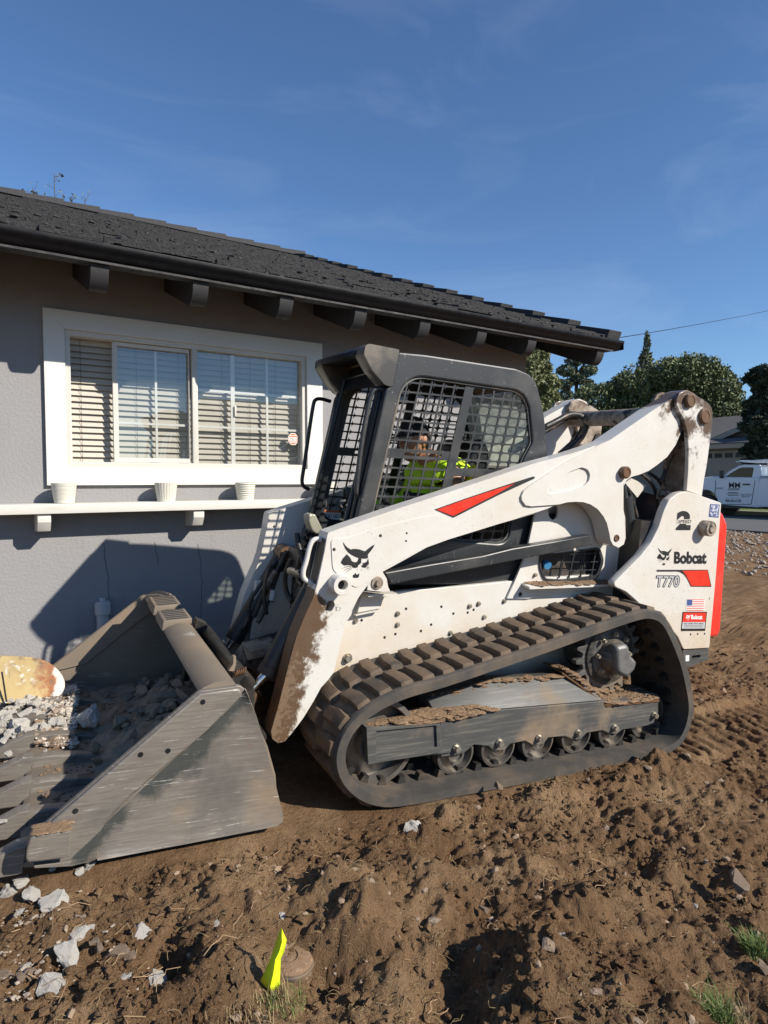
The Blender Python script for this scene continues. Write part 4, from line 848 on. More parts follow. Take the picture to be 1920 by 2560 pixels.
hoses([('a', [(-60, 420), (40, 370), (160, 300), (260, 300), (330, 350), (340, 430), (290, 540), (200, 620), (110, 690)], [1.0, 1.0, 1.0, .98, .96, .96, .98, 1.0, 1.02]), ('a', [(-80, 470), (60, 390), (170, 320), (250, 325), (300, 380), (310, 440), (250, 540), (160, 620), (80, 690)], [1.03] * 9)], 'hydraulic_hose', .021, MT['hose'])
wl = M('q', [(1380, 230), (1460, 175), (1640, 260), (1530, 410)], .44); MB().prism([wl], .44, .45).build('hose_guard', W, R)
# ---------------- bucket
BY0, BY1 = -.03, 1.70
bsd = M('c4', [(1118, 736), (1300, 712), (1345, 703), (1372, 722), (1430, 870), (1482, 1040), (1540, 1260), (1586, 1445), (1556, 1476), (1000, 1582), (545, 1667), (490, 1690), (185, 1702), (150, 1682), (148, 1640), (190, 1535)], BY0)
shell = [(-1.69, .048), (-1.2, .050), (-.90, .054), (-.83, .062), (-.79, .088), (-.785, .13), (-.80, .24), (-.84, .36), (-.90, .49), (-.965, .60), (-.985, .628), (-1.02, .642), (-1.06, .640), (-1.105, .622), (-1.12, .603), (-1.105, .592)]
inner = [(-1.05, .598), (-1.0, .575), (-.955, .53), (-.90, .43), (-.85, .30), (-.825, .20), (-.815, .135), (-.83, .10), (-.87, .082), (-.95, .074), (-1.2, .070), (-1.66, .068)]
bk = MB().prism([shell + inner], BY0 + .022, BY1 - .022, 0).build('bucket', MT['bucketin'], R, smooth=40)
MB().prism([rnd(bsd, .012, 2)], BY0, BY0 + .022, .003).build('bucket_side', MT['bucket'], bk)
def resamp(P, n):
    P = np.array(P); L_ = np.concatenate([[0], np.cumsum(np.linalg.norm(np.diff(P, axis=0), axis=1))]); t = np.linspace(0, L_[-1], n); return np.stack([np.interp(t, L_, P[:, 0]), np.interp(t, L_, P[:, 1])], 1)
cre = resamp(M('c4', [(1345, 760), (1160, 950), (930, 1140), (740, 1300), (640, 1400), (575, 1480), (550, 1560), (543, 1660)], BY0), 40)
edg = resamp(M('c4', [(1372, 724), (1430, 870), (1482, 1040), (1540, 1260), (1584, 1440), (1570, 1465), (1540, 1478), (1000, 1582), (545, 1666)], BY0), 40)
fl_ = MB()
for k in range(9):
    t_ = k / 8; yy = BY0 - .001 - .020 * t_ ** 1.6
    for i in range(40): q = cre[i] * (1 - t_) + edg[i] * t_; fl_.v.append((q[0], yy, q[1]))
for i in range(40): fl_.v.append((edg[i][0], BY0 + .001, edg[i][1]))
fl_.f = [(k * 40 + i, k * 40 + i + 1, (k + 1) * 40 + i + 1, (k + 1) * 40 + i) for k in range(9) for i in range(39)]
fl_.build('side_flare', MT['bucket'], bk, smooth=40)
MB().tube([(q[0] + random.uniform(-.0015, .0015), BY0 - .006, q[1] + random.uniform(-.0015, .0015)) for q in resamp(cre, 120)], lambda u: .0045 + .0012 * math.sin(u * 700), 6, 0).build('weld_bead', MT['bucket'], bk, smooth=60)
MB().tube([(q[0], BY0 + .004 + random.uniform(-.001, .001), q[1]) for q in resamp(edg, 90)], lambda u: .0045, 6, 0).build('worn_edge', MT['bolt'], bk, smooth=60); mb_ = MB().prism([rnd(bsd, .012, 2)], BY1 - .022, BY1, .003).build('bucket_side', MT['bucketin'], bk)
dbl = M('c4', [(1120, 738), (1300, 714), (1335, 712), (1352, 745), (1160, 950), (930, 1140), (740, 1300), (640, 1400), (575, 1480), (550, 1560), (543, 1664), (490, 1688), (188, 1700), (152, 1680), (150, 1640), (192, 1537)], BY0)
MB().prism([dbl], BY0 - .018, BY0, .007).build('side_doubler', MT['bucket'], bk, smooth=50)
MB().prism([M('c4', [(1120, 738), (1345, 705), (1330, 760), (930, 1100), (600, 1400), (192, 1537)], BY0)], BY1 - .034, BY1 - .022, .003).build('side_doubler', MT['bucketin'], bk)
bx = rnd(M('t', [(332, 1690), (345, 1570), (385, 1440), (440, 1388), (920, 1326), (914, 1680), (500, 1735), (360, 1745)], BY0 - .075), .005)
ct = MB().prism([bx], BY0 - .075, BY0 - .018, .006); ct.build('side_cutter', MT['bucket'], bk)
bq = M('t', [(450, 1384), (915, 1322)], BY0 - .075)
dirt_pile([(bq[0][0], BY0 - .066, bq[0][1]), (bq[1][0], BY0 - .066, bq[1][1]), (bq[1][0], BY0 - .022, bq[1][1]), (bq[0][0], BY0 - .022, bq[0][1])], .003, 260, bk, .0045)
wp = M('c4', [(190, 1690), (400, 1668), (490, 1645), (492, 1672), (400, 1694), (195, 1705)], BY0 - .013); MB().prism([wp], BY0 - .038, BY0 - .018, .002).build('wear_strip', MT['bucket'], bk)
for px, py in ((787, 1087), (940, 1066), (422, 1403), (1135, 793)):
    X, Z = M('c4', [(px, py)], BY0 - .013)[0]; MB().cyl((X, BY0 - .016, Z), (X, BY0 - .0195, Z), .0095, n=18).build('bolt_hole', BK, bk)
# fold-over treads on the back lip
for y0, y1 in ((1.20, 1.44), (.88, 1.10)):
    tb = MB(); tb.v = [(-1.125, y, z) for y in (y0, y1) for z in (.60, .655)]; 
    tb = MB().hexa([(-1.128, y0, .605), (-1.128, y1, .605), (-.985, y1, .635), (-.985, y0, .635), (-1.122, y0, .655), (-1.122, y1, .655), (-.985, y1, .664), (-.985, y0, .664)]); to = tb.build('lip_step', MT['bucketin'], bk, bevel=.004)
    for i in range(6):
        yy = y0 + (i + .6) * (y1 - y0) / 6.2; MB().hexa([(-1.105, yy - .007, .652), (-1.105, yy + .007, .652), (-1.0, yy + .007, .661), (-1.0, yy - .007, .661), (-1.105, yy - .006, .6585), (-1.105, yy + .006, .6585), (-1.0, yy + .006, .6655), (-1.0, yy - .006, .6655)]).build('step_slot', BK, to)
# teeth
apf = [(-1.36, .072), (-1.45, .098), (-1.60, .112), (-1.668, .108), (-1.672, .040), (-1.62, .030), (-1.45, .046), (-1.36, .060)]
tpf = [(-1.664, .122), (-1.70, .118), (-1.78, .082), (-1.875, .030), (-1.878, .022), (-1.78, .020), (-1.676, .022)]
for k in range(8):
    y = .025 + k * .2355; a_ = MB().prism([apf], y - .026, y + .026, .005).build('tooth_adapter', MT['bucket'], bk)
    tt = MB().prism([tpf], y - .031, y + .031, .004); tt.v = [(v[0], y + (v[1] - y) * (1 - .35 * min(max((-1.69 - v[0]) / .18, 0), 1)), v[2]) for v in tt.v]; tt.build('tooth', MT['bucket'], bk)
# ---------------- quick-attach frame, tilt cylinders, front of the body
both(lambda: MB().prism([[(-.975, .14), (-.92, .06), (-.79, .10), (-.80, .16), (-.80, .46), (-.85, .56), (-.90, .58)]], .33, .40, .004), 'quick_attach', BS)
MB().cyl((-.80, .25, .28), (-.80, 1.33, .28), .038).cyl((-.84, .33, .50), (-.84, 1.25, .50), .035).box(-.86, -.82, .40, 1.18, .12, .44).build('attach_cross_tube', BS, R)
for c, px, py, yy in [('k', 1060, 1110, .30)]:
    q = [M('k', p, yy) for p in [[(1055, 1050), (1090, 1040), (1090, 1150), (1060, 1240), (990, 1230), (1050, 1140)]]][0]; MB().prism([q], yy, yy + .03, .002).build('lock_lever', MT['bucketin'], R)
sprg = [];  q0 = np.array(M1('k', 1060, 1260, .33)); q1 = np.array(M1('k', 1200, 1220, .33))
for i in range(60):
    t = i / 59; a = t * 2 * math.pi * 5; sprg.append(q0 + (q1 - q0) * t + np.array([.012 * math.cos(a) * .3, .013 * math.sin(a), .013 * math.cos(a)]))
MB().tube(sprg, .0035, 6, 0).cyl(q0, q1 + (q1 - q0) * .15, .005).build('lock_spring', MT['rustymud'], R)
def tilt(a, b_, c_, name='tilt_cylinder'):
    a, b_, c_ = map(np.array, (a, b_, c_)); d = (b_ - a) / np.linalg.norm(b_ - a)
    o = MB().cyl(a, b_, .047, n=24).cyl(b_ - d * .03, b_ + d * .012, .051, n=24).cyl(a - d * .07, a + d * .02, .032, n=16).build(name, BS, R)
    MB().cyl(b_, c_, .021, n=16).build('piston_rod', MT['chrome'], o); MB().cyl(c_ + np.array([0, -.05, 0]), c_ + np.array([0, .05, 0]), .036, n=18).build('rod_eye', MT['rustymud'], o); return o
tilt((-.505, .46, .92), (-.708, .46, .50), (-.80, .46, .40)); tilt((-.447, 1.15, .935), (-.692, 1.15, .473), (-.76, 1.15, .37))
MB().cyl((-.44, 1.06, .96), (-.44, 1.22, .96), .05, n=20).cyl((-.44, 1.04, .96), (-.44, 1.06, .96), .03).build('cylinder_boss', MT['rustymud'], R)
MB().cyl((-.47, .42, .97), (-.47, .52, .97), .05, n=20).build('cylinder_boss', BS, R)
MB().box(-.56, -.44, .40, .44, .88, 1.14).build('arm_inner_gusset', BS, R, bevel=.01)
hoses([('c5', [(520, 690), (470, 660), (430, 680), (390, 770), (330, 860), (270, 950), (255, 1020), (265, 1060), (240, 1130), (215, 1170)], [1.05] * 10), ('c5', [(500, 680), (470, 740), (440, 800), (420, 850), (440, 900), (450, 960)], [1.0] * 6), ('c5', [(420, 700), (380, 820), (380, 950), (400, 1060)], [.95] * 4), ('c5', [(780, 560), (760, 620), (770, 700), (740, 760)], [.45] * 4), ('c5', [(820, 540), (800, 640), (790, 740), (760, 800)], [.44] * 4)], 'hydraulic_hose', .011, MT['hose'])
hoses([('c5', [(600, 620), (560, 700), (540, 800), (560, 900), (600, 960)], [.80, .82, .85, .85, .8]), ('c5', [(690, 560), (660, 640), (640, 730), (650, 800), (690, 830)], [.55, .58, .6, .6, .55]), ('c5', [(560, 560), (520, 640), (480, 760), (430, 900), (380, 1040), (330, 1130)], [1.02] * 6), ('c5', [(640, 420), (650, 520), (690, 620), (700, 700), (660, 740)], [.60, .58, .55, .52, .52]), ('c5', [(470, 640), (440, 740), (400, 850), (350, 960), (300, 1080)], [1.08] * 5)], 'hydraulic_hose', .014, MT['hose'])
MB().cyl(M1('c5', 590, 720, .72), M1('c5', 690, 745, .52), .022, n=14).build('pipe_fitting', BO, R)
MB().box(-.46, -.38, .56, 1.02, .90, 1.02).build('valve_block', BS, R, bevel=.012)
for pts, yy, m_ in [([(475, 720), (395, 850)], 1.0, MT['greasy']), ([(455, 870), (440, 950)], .97, MT['decalgrey'])]:
    A, B_ = [M1('c5', x, y, yy) for x, y in pts]; MB().cyl(A, B_, .016, n=14).build('hose_coupler', m_, R)
# nose panels
MB().prism([[(-.42, .30), (-.38, .95), (-.34, .95), (-.34, .30)]], .47, 1.11, .004).build('nose_panel', MT['greasy'], R)
both(lambda: MB().prism([[(-.63, .34), (-.48, .86), (-.40, .86), (-.40, .30)]], .475, .50, .003), 'nose_cheek', W)
stp = [[(-.74, .70), (-.52, .66), (-.50, .98), (-.70, .98)]]
hs = [[(-.70 + .075 * i, .735 + .062 * j), (-.65 + .075 * i, .735 + .062 * j), (-.65 + .075 * i, .765 + .062 * j), (-.70 + .075 * i, .765 + .062 * j)][::-1] for i in range(2) for j in range(3)]
MB().prism_gen(stp + hs, lambda u, v, w: (u, v, .515 + w + (u + .6) * .25), .012).build('step_plate', BS, R)
MB().prism([[(-.74, .44), (-.70, .50), (-.52, .54), (-.42, .52), (-.42, .36), (-.60, .34)]], .70, .98, .02).build('step_housing', MT['greasy'], R)
# grab handle on the arm
MB().tube([M1('c5', x, y, .35) for x, y in [(870, 480), (800, 462), (760, 478), (735, 540), (715, 640), (688, 720), (690, 775), (720, 800), (785, 822)]], .0115, 10).build('grab_handle', W, R, smooth=60)
# ---------------- cab
CY0, CY1 = .46, 1.12
out_ = [(-.177, 1.889), (-.155, 2.058), (.0, 2.068), (.30, 2.073), (.567, 2.077), (.65, 2.062), (.70, 2.035), (.729, 1.992), (.79, 1.85), (.835, 1.68), (.845, 1.60), (.80, 1.30), (.74, .90), (-.40, .90), (-.314, 1.21), (-.229, 1.718), (-.205, 1.875)]
opn = [(-.125, 1.87), (-.1, 1.914), (-.051, 1.949), (-.003, 1.96), (.58, 1.964), (.64, 1.944), (.682, 1.885), (.728, 1.694), (.679, 1.606), (.653, 1.53), (.624, 1.163), (.59, 1.13), (.548, 1.123), (.229, 1.14), (-.20, 1.17), (-.238, 1.20)]
opn = rnd(opn, .02, 3)
def rnd_out(): return rnd(out_, .012, 2)
cab = MB().prism([rnd_out(), opn[::-1]], CY0, CY0 + .045, .009).build('cab', DK, R, smooth=40)
MB().prism([rnd_out(), opn[::-1]], CY1 - .045, CY1).build('cab_side', DK, cab, smooth=40)
# pressed rim round the opening
cen = np.mean(opn, 0); inn = [tuple(cen + (np.array(p) - cen) * .98) for p in opn]
for y0 in (CY0 + .012, CY1 - .030): MB().prism([opn, inn[::-1]], y0, y0 + .018).build('opening_rim', MT['frame'], cab, smooth=40)
def clip_poly(poly, clip):
    out = list(poly); n = len(clip); area = sum(clip[i][0] * clip[(i + 1) % n][1] - clip[(i + 1) % n][0] * clip[i][1] for i in range(n)); sg = 1 if area > 0 else -1
    for i in range(n):
        a, b_ = clip[i], clip[(i + 1) % n]; inp = out; out = []
        f = lambda p: sg * ((b_[0] - a[0]) * (p[1] - a[1]) - (b_[1] - a[1]) * (p[0] - a[0]))
        for k in range(len(inp)):
            p, q = inp[k], inp[(k + 1) % len(inp)]; fp, fq = f(p), f(q)
            if fp >= 0: out.append(p)
            if (fp >= 0) != (fq >= 0): t = fp / (fp - fq); out.append((p[0] + (q[0] - p[0]) * t, p[1] + (q[1] - p[1]) * t))
        if len(out) < 3: return []
    return out
def parea(p): return abs(sum(p[i][0] * p[(i + 1) % len(p)][1] - p[(i + 1) % len(p)][0] * p[i][1] for i in range(len(p)))) / 2
cvx = [(-.128, 1.868), (-.102, 1.912), (-.052, 1.948), (-.003, 1.959), (.58, 1.963), (.638, 1.943), (.680, 1.885), (.725, 1.70), (.70, 1.60), (.622, 1.165), (.588, 1.132), (.548, 1.125), (.229, 1.142), (-.20, 1.172), (-.236, 1.20)]
LEAN = .172; pc, pr_, bw = .0690, .0482, .0088
vb0, vb1 = .216, .252                                   # wide upright bar (x at z = 1.6)
def shx(x, z): return (x + LEAN * (z - 1.6), z + .03 * (x + LEAN * (z - 1.6) - .2))
def screen(y0):
    b = MB()
    def bar(xa, xb, za, zb, dy):
        P = clip_poly([shx(xa, za), shx(xb, za), shx(xb, zb), shx(xa, zb)], cvx)
        if len(P) >= 3 and parea(P) > 1e-5: b.prism([P], y0 + dy, y0 + .007 - dy)
    for i in range(9): bar(vb0 - i * pc - bw, vb0 - i * pc, 1.0, 2.1, 0)
    for i in range(10): bar(vb1 + i * pc, vb1 + i * pc + bw, 1.0, 2.1, 0)
    bar(vb0 - bw, vb1 + bw, 1.0, 2.1, -.0006)
    zl = [1.600 + i * pr_ for i in range(9)] + [1.556 - (i + 1) * pr_ for i in range(11)]; zr = [1.517 + i * pr_ for i in range(11)] + [1.474 - (i + 1) * pr_ for i in range(9)]
    for z in zl: bar(-.5, vb0, z - bw, z, .0007)
    for z in zr: bar(vb1, 1.0, z - bw, z, .0007)
    bar(-.5, vb0, 1.585, 1.600, .0012); bar(-.5, vb0, 1.552, 1.568, .0012); bar(-.5, -.06, 1.552, 1.600, .0016); bar(.16, vb0, 1.552, 1.600, .0016); bar(vb1, 1.0, 1.474, 1.517, .0012)
    # fillets in the corners of every opening
    f = .013
    def fil(x, z, sx, sz):
        P = clip_poly([shx(x, z), shx(x + sx * f, z), shx(x + sx * f * .3, z + sz * f * .3), shx(x, z + sz * f)], cvx)
        if len(P) >= 3 and parea(P) > 5e-6: b.prism([P], y0 + .0015, y0 + .0055)
    for cols, zz in (([vb0 - i * pc for i in range(6)], zl), ([vb1 + (i + 1) * pc for i in range(7)], zr)):
        for xr in cols:
            for z in zz: fil(xr, z, -1, 1); fil(xr - pc + bw, z, 1, 1); fil(xr, z + pr_ - bw, -1, -1); fil(xr - pc + bw, z + pr_ - bw, 1, -1)
    return b
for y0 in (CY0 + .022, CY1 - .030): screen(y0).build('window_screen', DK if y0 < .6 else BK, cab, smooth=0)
rf = [(-.17, 2.052), (.0, 2.062), (.567, 2.071), (.645, 2.057), (.695, 2.03), (.722, 1.99), (.70, 1.985), (.64, 2.03), (.56, 2.042), (-.15, 2.025)]
MB().prism([rf], CY0 + .045, CY1 - .045).build('cab_roof', pmat('dusty_cab_roof', (.04, .04, .04), .5, bump=.08, layers=[dict(s=3.5, lo=.36, hi=.6, c=(.24, .17, .11), rg=.9)], var=.15), cab, smooth=40)
MB().prism([[(.70, 1.985), (.722, 1.99), (.79, 1.85), (.84, 1.66), (.845, 1.60), (.80, 1.30), (.74, .90), (.72, .90), (.78, 1.30), (.815, 1.55), (.79, 1.56), (.775, 1.57), (.795, 1.62), (.81, 1.66), (.77, 1.83)]], CY0 + .045, CY0 + .09).prism([[(.78, 1.54), (.845, 1.56), (.80, 1.30), (.74, .90), (.72, .90)]], CY0 + .09, CY1 - .09).build('cab_rear_frame', BK, cab)
rg = MB(); rg.v = [(.705, CY0 + .09, 1.975), (.705, CY1 - .05, 1.975), (.80, CY1 - .05, 1.56), (.80, CY0 + .09, 1.56)]; rg.f = [(0, 1, 2, 3)]; rg.build('rear_window', MT['cabglass'], cab, smooth=0)
MB().box(-.34, .74, CY0 + .046, CY1 - .046, .90, .94).build('cab_floor', BK, cab)
# visor with its two turned-down wings
def wing():
    b = MB(); o_ = [(-.335, 2.060), (-.318, 2.074), (-.15, 2.071), (-.172, 1.887), (-.215, 1.891), (-.287, 1.952), (-.338, 2.02)]
    ii = [(-.325, 2.055), (-.31, 2.062), (-.16, 2.060), (-.18, 1.90), (-.21, 1.903), (-.277, 1.958), (-.325, 2.022)]
    return b.prism([rnd(o_, .01, 2)], CY0 - .002, CY0 + .012).prism([rnd(o_, .01, 2)], CY0 + .012, CY0 + .105, .006)
WG = pmat('dusty_visor_plastic', (.055, .052, .048), .33, bump=.06, layers=[dict(s=4, lo=.45, hi=.7, c=(.16, .135, .105), rg=.5)], var=.2)
w1 = wing(); w1.build('visor_wing', WG, cab, smooth=35); mir(w1).build('visor_wing', WG, cab, smooth=35)
MB().prism([[(-.348, 2.030), (-.345, 2.052), (-.33, 2.066), (-.15, 2.076), (-.15, 2.045), (-.30, 2.030)]], CY0 + .105, CY1 - .105, .004).build('visor', BK, cab)
MB().prism([[(-.20, 1.90), (-.165, 2.03), (-.10, 2.03), (-.125, 1.955)]], CY0 + .045, CY1 - .045, .004).build('front_header', BK, cab)
def fpil(): return MB().prism([[(-.24, 1.72), (-.215, 1.89), (-.17, 1.90), (-.19, 1.72), (-.27, 1.21), (-.36, .88), (-.42, .88), (-.325, 1.21)]], CY0 + .045, CY0 + .085, .006)
f1 = fpil(); f1.build('front_pillar', BK, cab); mir(f1).build('front_pillar', BK, cab)
b = MB().tube([(-.19, CY1 - .10, 1.97), (-.175, CY1 - .16, 1.975), (-.17, .79, 1.985), (-.175, CY0 + .16, 1.975), (-.19, CY0 + .10, 1.95), (-.22, CY0 + .09, 1.8), (-.33, CY0 + .09, 1.21)], .012, 8).build('door_seal', BK, cab, smooth=60)
b = MB().tube([(-.19, CY1 - .10, 1.97), (-.22, CY1 - .09, 1.8), (-.33, CY1 - .09, 1.21), (-.40, CY1 - .1, .95)], .012, 8).build('door_seal', BK, cab, smooth=60)
hd = [M1('c1', x, y, yy) for (x, y), yy in zip([(628, 326), (585, 312), (552, 318), (535, 360), (520, 430), (482, 640), (457, 850), (453, 915), (462, 950), (487, 966)], [.50, .50, .50, .50, .50, .50, .50, .50, .50, .52])]
MB().tube(hd, .0125, 10).build('grab_bar', DK, cab, smooth=60)
hd = [M1('c1', x, y, 1.16) for (x, y) in [(300, 388), (240, 370), (207, 376), (196, 410), (170, 580), (140, 790), (128, 860), (138, 893), (172, 908)]]
MB().tube(hd, .011, 10).build('grab_bar', BK, cab, smooth=60)
# inside
MB().prism([rnd([(.30, .94), (.34, 1.16), (.42, 1.66), (.50, 1.70), (.55, 1.62), (.47, 1.10), (.47, .94)], .03)], .60, .98, .02).prism([rnd([(.02, .94), (.0, 1.14), (.03, 1.17), (.36, 1.13), (.36, .94)], .02)], .58, 1.0, .02).build('seat', BK, cab, smooth=50)
MB().prism([rnd([(.06, 1.16), (.06, 1.22), (.30, 1.23), (.30, 1.17)], .015)], .50, .57, .01).prism([rnd([(.06, 1.16), (.06, 1.22), (.30, 1.23), (.30, 1.17)], .015)], 1.02, 1.08, .01).build('armrests', BK, cab, kind='stuff')
for y in (.56, 1.03):
    j = MB().tube([(-.10, y, .98), (-.09, y, 1.14), (-.11, y, 1.24)], .014, 8); j.lathe([(0, -.05), (.022, -.05), (.026, 0), (.03, .05), (.024, .08), (0, .085)], (-.11, y, 1.28), (-.15, 0, 1), 16); j.build('joystick', BK, cab, smooth=50)
MB().box(-.30, -.20, .52, 1.06, .93, 1.10).build('foot_box', BK, cab, bevel=.02)
# warning label on the lower far screen, work light
lb = M('c1', [(232, 1030), (372, 1036), (352, 1132), (222, 1112)], CY1 - .05); lo_ = MB().flat([lb], CY1 - .032).build('warning_label', MT['decalwhite'], cab, smooth=0)
lb2 = M('c1', [(232, 1030), (372, 1036), (369, 1050), (230, 1044)], CY1 - .05); MB().flat([lb2], CY1 - .0335).build('label_band', MT['decalorange'], cab, smooth=0)
for i in range(3):
    for j_ in range(2):
        x0, y0 = 238 + i * 42 - j_ * 4, 1056 + j_ * 34; q = M('c1', [(x0, y0), (x0 + 32, y0 + 2), (x0 + 30, y0 + 24), (x0 - 2, y0 + 21)], CY1 - .05); qi = M('c1', [(x0 + 3, y0 + 3), (x0 + 29, y0 + 5), (x0 + 27, y0 + 21), (x0 + 1, y0 + 18)], CY1 - .05)
        MB().flat([q, qi[::-1]], CY1 - .0335).build('label_pictogram', MT['decalblack'], cab, smooth=0); qq = M('c1', [(x0 + 8, y0 + 17), (x0 + 13, y0 + 8), (x0 + 22, y0 + 10), (x0 + 20, y0 + 18)], CY1 - .05); MB().flat([qq], CY1 - .0335).build('label_pictogram', MT['decalblack'], cab, smooth=0)
wl_ = rnd(M('c5', [(735, 275), (785, 268), (800, 300), (845, 390), (800, 430), (760, 400), (735, 330)], .50), .01); MB().prism([wl_], .50, .58, .006).build('work_light', pmat('yellowed_lamp_plastic', (.28, .27, .20), .35, bump=.1), cab)
MB().lathe([(0, 0), (.008, 0), (.008, .012), (0, .014)], M1('c5', 740, 282, .49), (0, -1, 0), 12).build('lamp_screw', BO, cab)

# ---------------- decals
def flatpx(name, c, loops, Y, mat, parent): return MB().flat([M(c, l, Y) for l in loops], Y).build(name, mat, parent, smooth=0)
def ltext(s, c, x0, y0, x1, y1, Y, mat, parent, bold=.0, shear=0., name='lettering'):
    V, Fc = text_mesh(s, bold); lo, hi = V.min(0), V.max(0); b = MB()
    pts = []
    for v in V:
        u, t = (v[0] - lo[0]) / (hi[0] - lo[0]), (v[1] - lo[1]) / (hi[1] - lo[1]); pts.append((x0 + u * (x1 - x0) + shear * (t - .5), y1 + t * (y0 - y1)))
    return MB().add([(x, Y, z) for x, z in M(c, pts, Y)], Fc).build(name, mat, parent, smooth=0)
LOGO = [[(165, 455), (185, 490), (215, 520), (250, 540), (265, 535), (300, 533), (340, 538), (380, 552), (405, 560), (440, 530), (480, 500), (510, 485), (495, 520), (465, 560), (440, 590), (435, 605), (440, 630), (420, 640), (390, 640), (350, 635), (310, 625), (260, 600), (220, 570), (190, 530), (172, 490)],
        [(205, 592), (240, 625), (262, 668), (290, 680), (320, 675), (335, 632), (365, 640), (362, 690), (352, 695), (345, 705), (330, 710), (325, 735), (295, 742), (268, 735), (255, 715), (225, 710), (195, 712), (178, 715), (140, 685), (160, 640)],
        [(375, 690), (400, 685), (425, 672), (440, 635), (448, 700), (425, 710), (420, 735), (395, 740), (370, 730), (365, 715), (385, 705)],
        [(298, 790), (308, 812), (325, 812), (342, 800), (340, 830), (330, 848), (290, 850), (272, 845), (275, 815), (295, 810)]]
for a, b_, c_ in [((250, 718), (195, 727), (137, 757)), ((255, 733), (200, 752), (160, 782)), ((258, 746), (220, 768), (190, 803)), ((428, 710), (438, 711), (448, 716)), ((428, 726), (446, 736), (464, 749)), ((420, 738), (436, 754), (450, 773)), ((322, 750), (318, 762), (317, 776)), ((370, 750), (366, 764), (358, 776))]:
    LOGO.append([a, b_, c_, (b_[0] + 1, b_[1] + 5), (a[0] + 1, a[1] + 6)])
def logo(c, x0, y0, x1, y1, Y, mat, parent):
    for lp in LOGO: flatpx('logo', c, [[(x0 + (x - 137) / 373 * (x1 - x0), y0 + (y - 455) / 395 * (y1 - y0)) for x, y in lp]], Y, mat, parent)
ya = YA - .0016; A0 = arm[0]
logo('l', 137, 455, 510, 850, YA - .0056, MT['decalblack'], A0)
flatpx('dart_outline', 'c1', [[(914, 1028), (1100, 962), (1300, 895), (1500, 832), (1512, 836), (1505, 846), (1290, 945), (1027, 1077)]], ya, MT['decalblack'], A0)
flatpx('dart', 'c1', [[(928, 1029), (1100, 968), (1290, 905), (1390, 875), (1280, 938), (1026, 1066)]], ya - .0008, MT['decalred'], A0)
yp = YP - .0016; P_ = po[0]
ltext('2', 'r', 648, 100, 860, 380, yp, MT['decalblack'], P_, .06, 20)
flatpx('speed_band', 'r', [[(662, 222), (866, 222), (860, 286), (654, 286)]], yp - .0003, W, P_)
ltext('SPEED', 'r', 672, 230, 862, 278, yp - .0006, MT['decalblack'], P_, .025, 14)
logo('r', 365, 630, 582, 890, yp, MT['decalblack'], P_)
ltext('Bobcat', 'r', 614, 692, 1086, 872, yp, MT['decalblack'], P_, .045, 6)
flatpx('stripe', 'r', [[(358, 958), (1105, 956), (1155, 1195), (1150, 1205), (858, 1203), (800, 1085), (760, 1030), (700, 990), (640, 982), (365, 984)]], yp, MT['decalblack'], P_)
flatpx('stripe_red', 'r', [[(735, 970), (1100, 966), (1145, 1193), (864, 1193), (810, 1080), (775, 1020)]], yp - .0006, MT['decalred'], P_)
ltext('T770', 'r', 342, 1036, 696, 1218, yp, MT['decalblack'], P_, .055, 22); ltext('T770', 'r', 352, 1050, 686, 1206, yp - .0006, MT['decalgrey'], P_, .0, 22)
flatpx('flag_field', 'r', [[(792, 1380), (1060, 1384), (1048, 1556), (788, 1556)]], yp, MT['decalwhite'], P_)
for i in range(7):
    y0 = 1386 + i * 25.6; flatpx('flag_stripe', 'r', [[(803 - i, y0), (1055 - i * 2, y0 + 2), (1054 - i * 2, y0 + 13), (803 - i, y0 + 11)]], yp - .0006, MT['decalred'], P_)
flatpx('flag_canton', 'r', [[(803, 1390), (878, 1391), (874, 1478), (800, 1477)]], yp - .0012, MT['decalblue'], P_)
flatpx('dealer_sticker', 'r', [[(738, 1568), (1092, 1568), (1064, 1846), (712, 1848)]], yp, MT['decalblack'], P_)
flatpx('sticker_red', 'r', [[(750, 1582), (1080, 1582), (1066, 1715), (736, 1716)]], yp - .0006, MT['red'], P_)
flatpx('sticker_grey', 'r', [[(736, 1718), (1066, 1717), (1056, 1812), (725, 1813)]], yp - .0006, MT['decalgrey'], P_)
logo('r', 782, 1602, 856, 1690, yp - .0012, MT['decalwhite'], P_); ltext('Bobcat', 'r', 862, 1612, 1024, 1678, yp - .0012, MT['decalwhite'], P_, .035)
ltext('SALES  SERVICE  PARTS  RENTAL', 'r', 756, 1730, 1044, 1752, yp - .0012, MT['decalblack'], P_); [flatpx('print_line', 'r', [[(760, y_), (1030, y_), (1029, y_ + 5), (759, y_ + 5)]], yp - .0012, MT['decalblack'], P_) for y_ in (1768, 1786)]
flatpx('rear_sticker', 'r', [[(1140, 0), (1276, 8), (1258, 198), (1118, 186)]], yp, MT['decalblue'], P_)
flatpx('rear_sticker_face', 'r', [[(1152, 14), (1264, 22), (1248, 184), (1131, 174)]], yp - .0006, pmat('printed_blue_white', (.45, .46, .52), .5, bump=0, layers=[dict(s=55, lo=.48, hi=.56, c=(.05, .07, .2), d=3)]), P_)
MB().flat([M('c5', [(945, 996), (985, 996), (985, 1032), (945, 1032)], ya)], ya).build('stamp_plate', pmat('stamped_label', (.7, .68, .63), .6, bump=0, layers=[dict(s=180, lo=.5, hi=.55, c=(.05, .05, .05))]), A0, smooth=0)

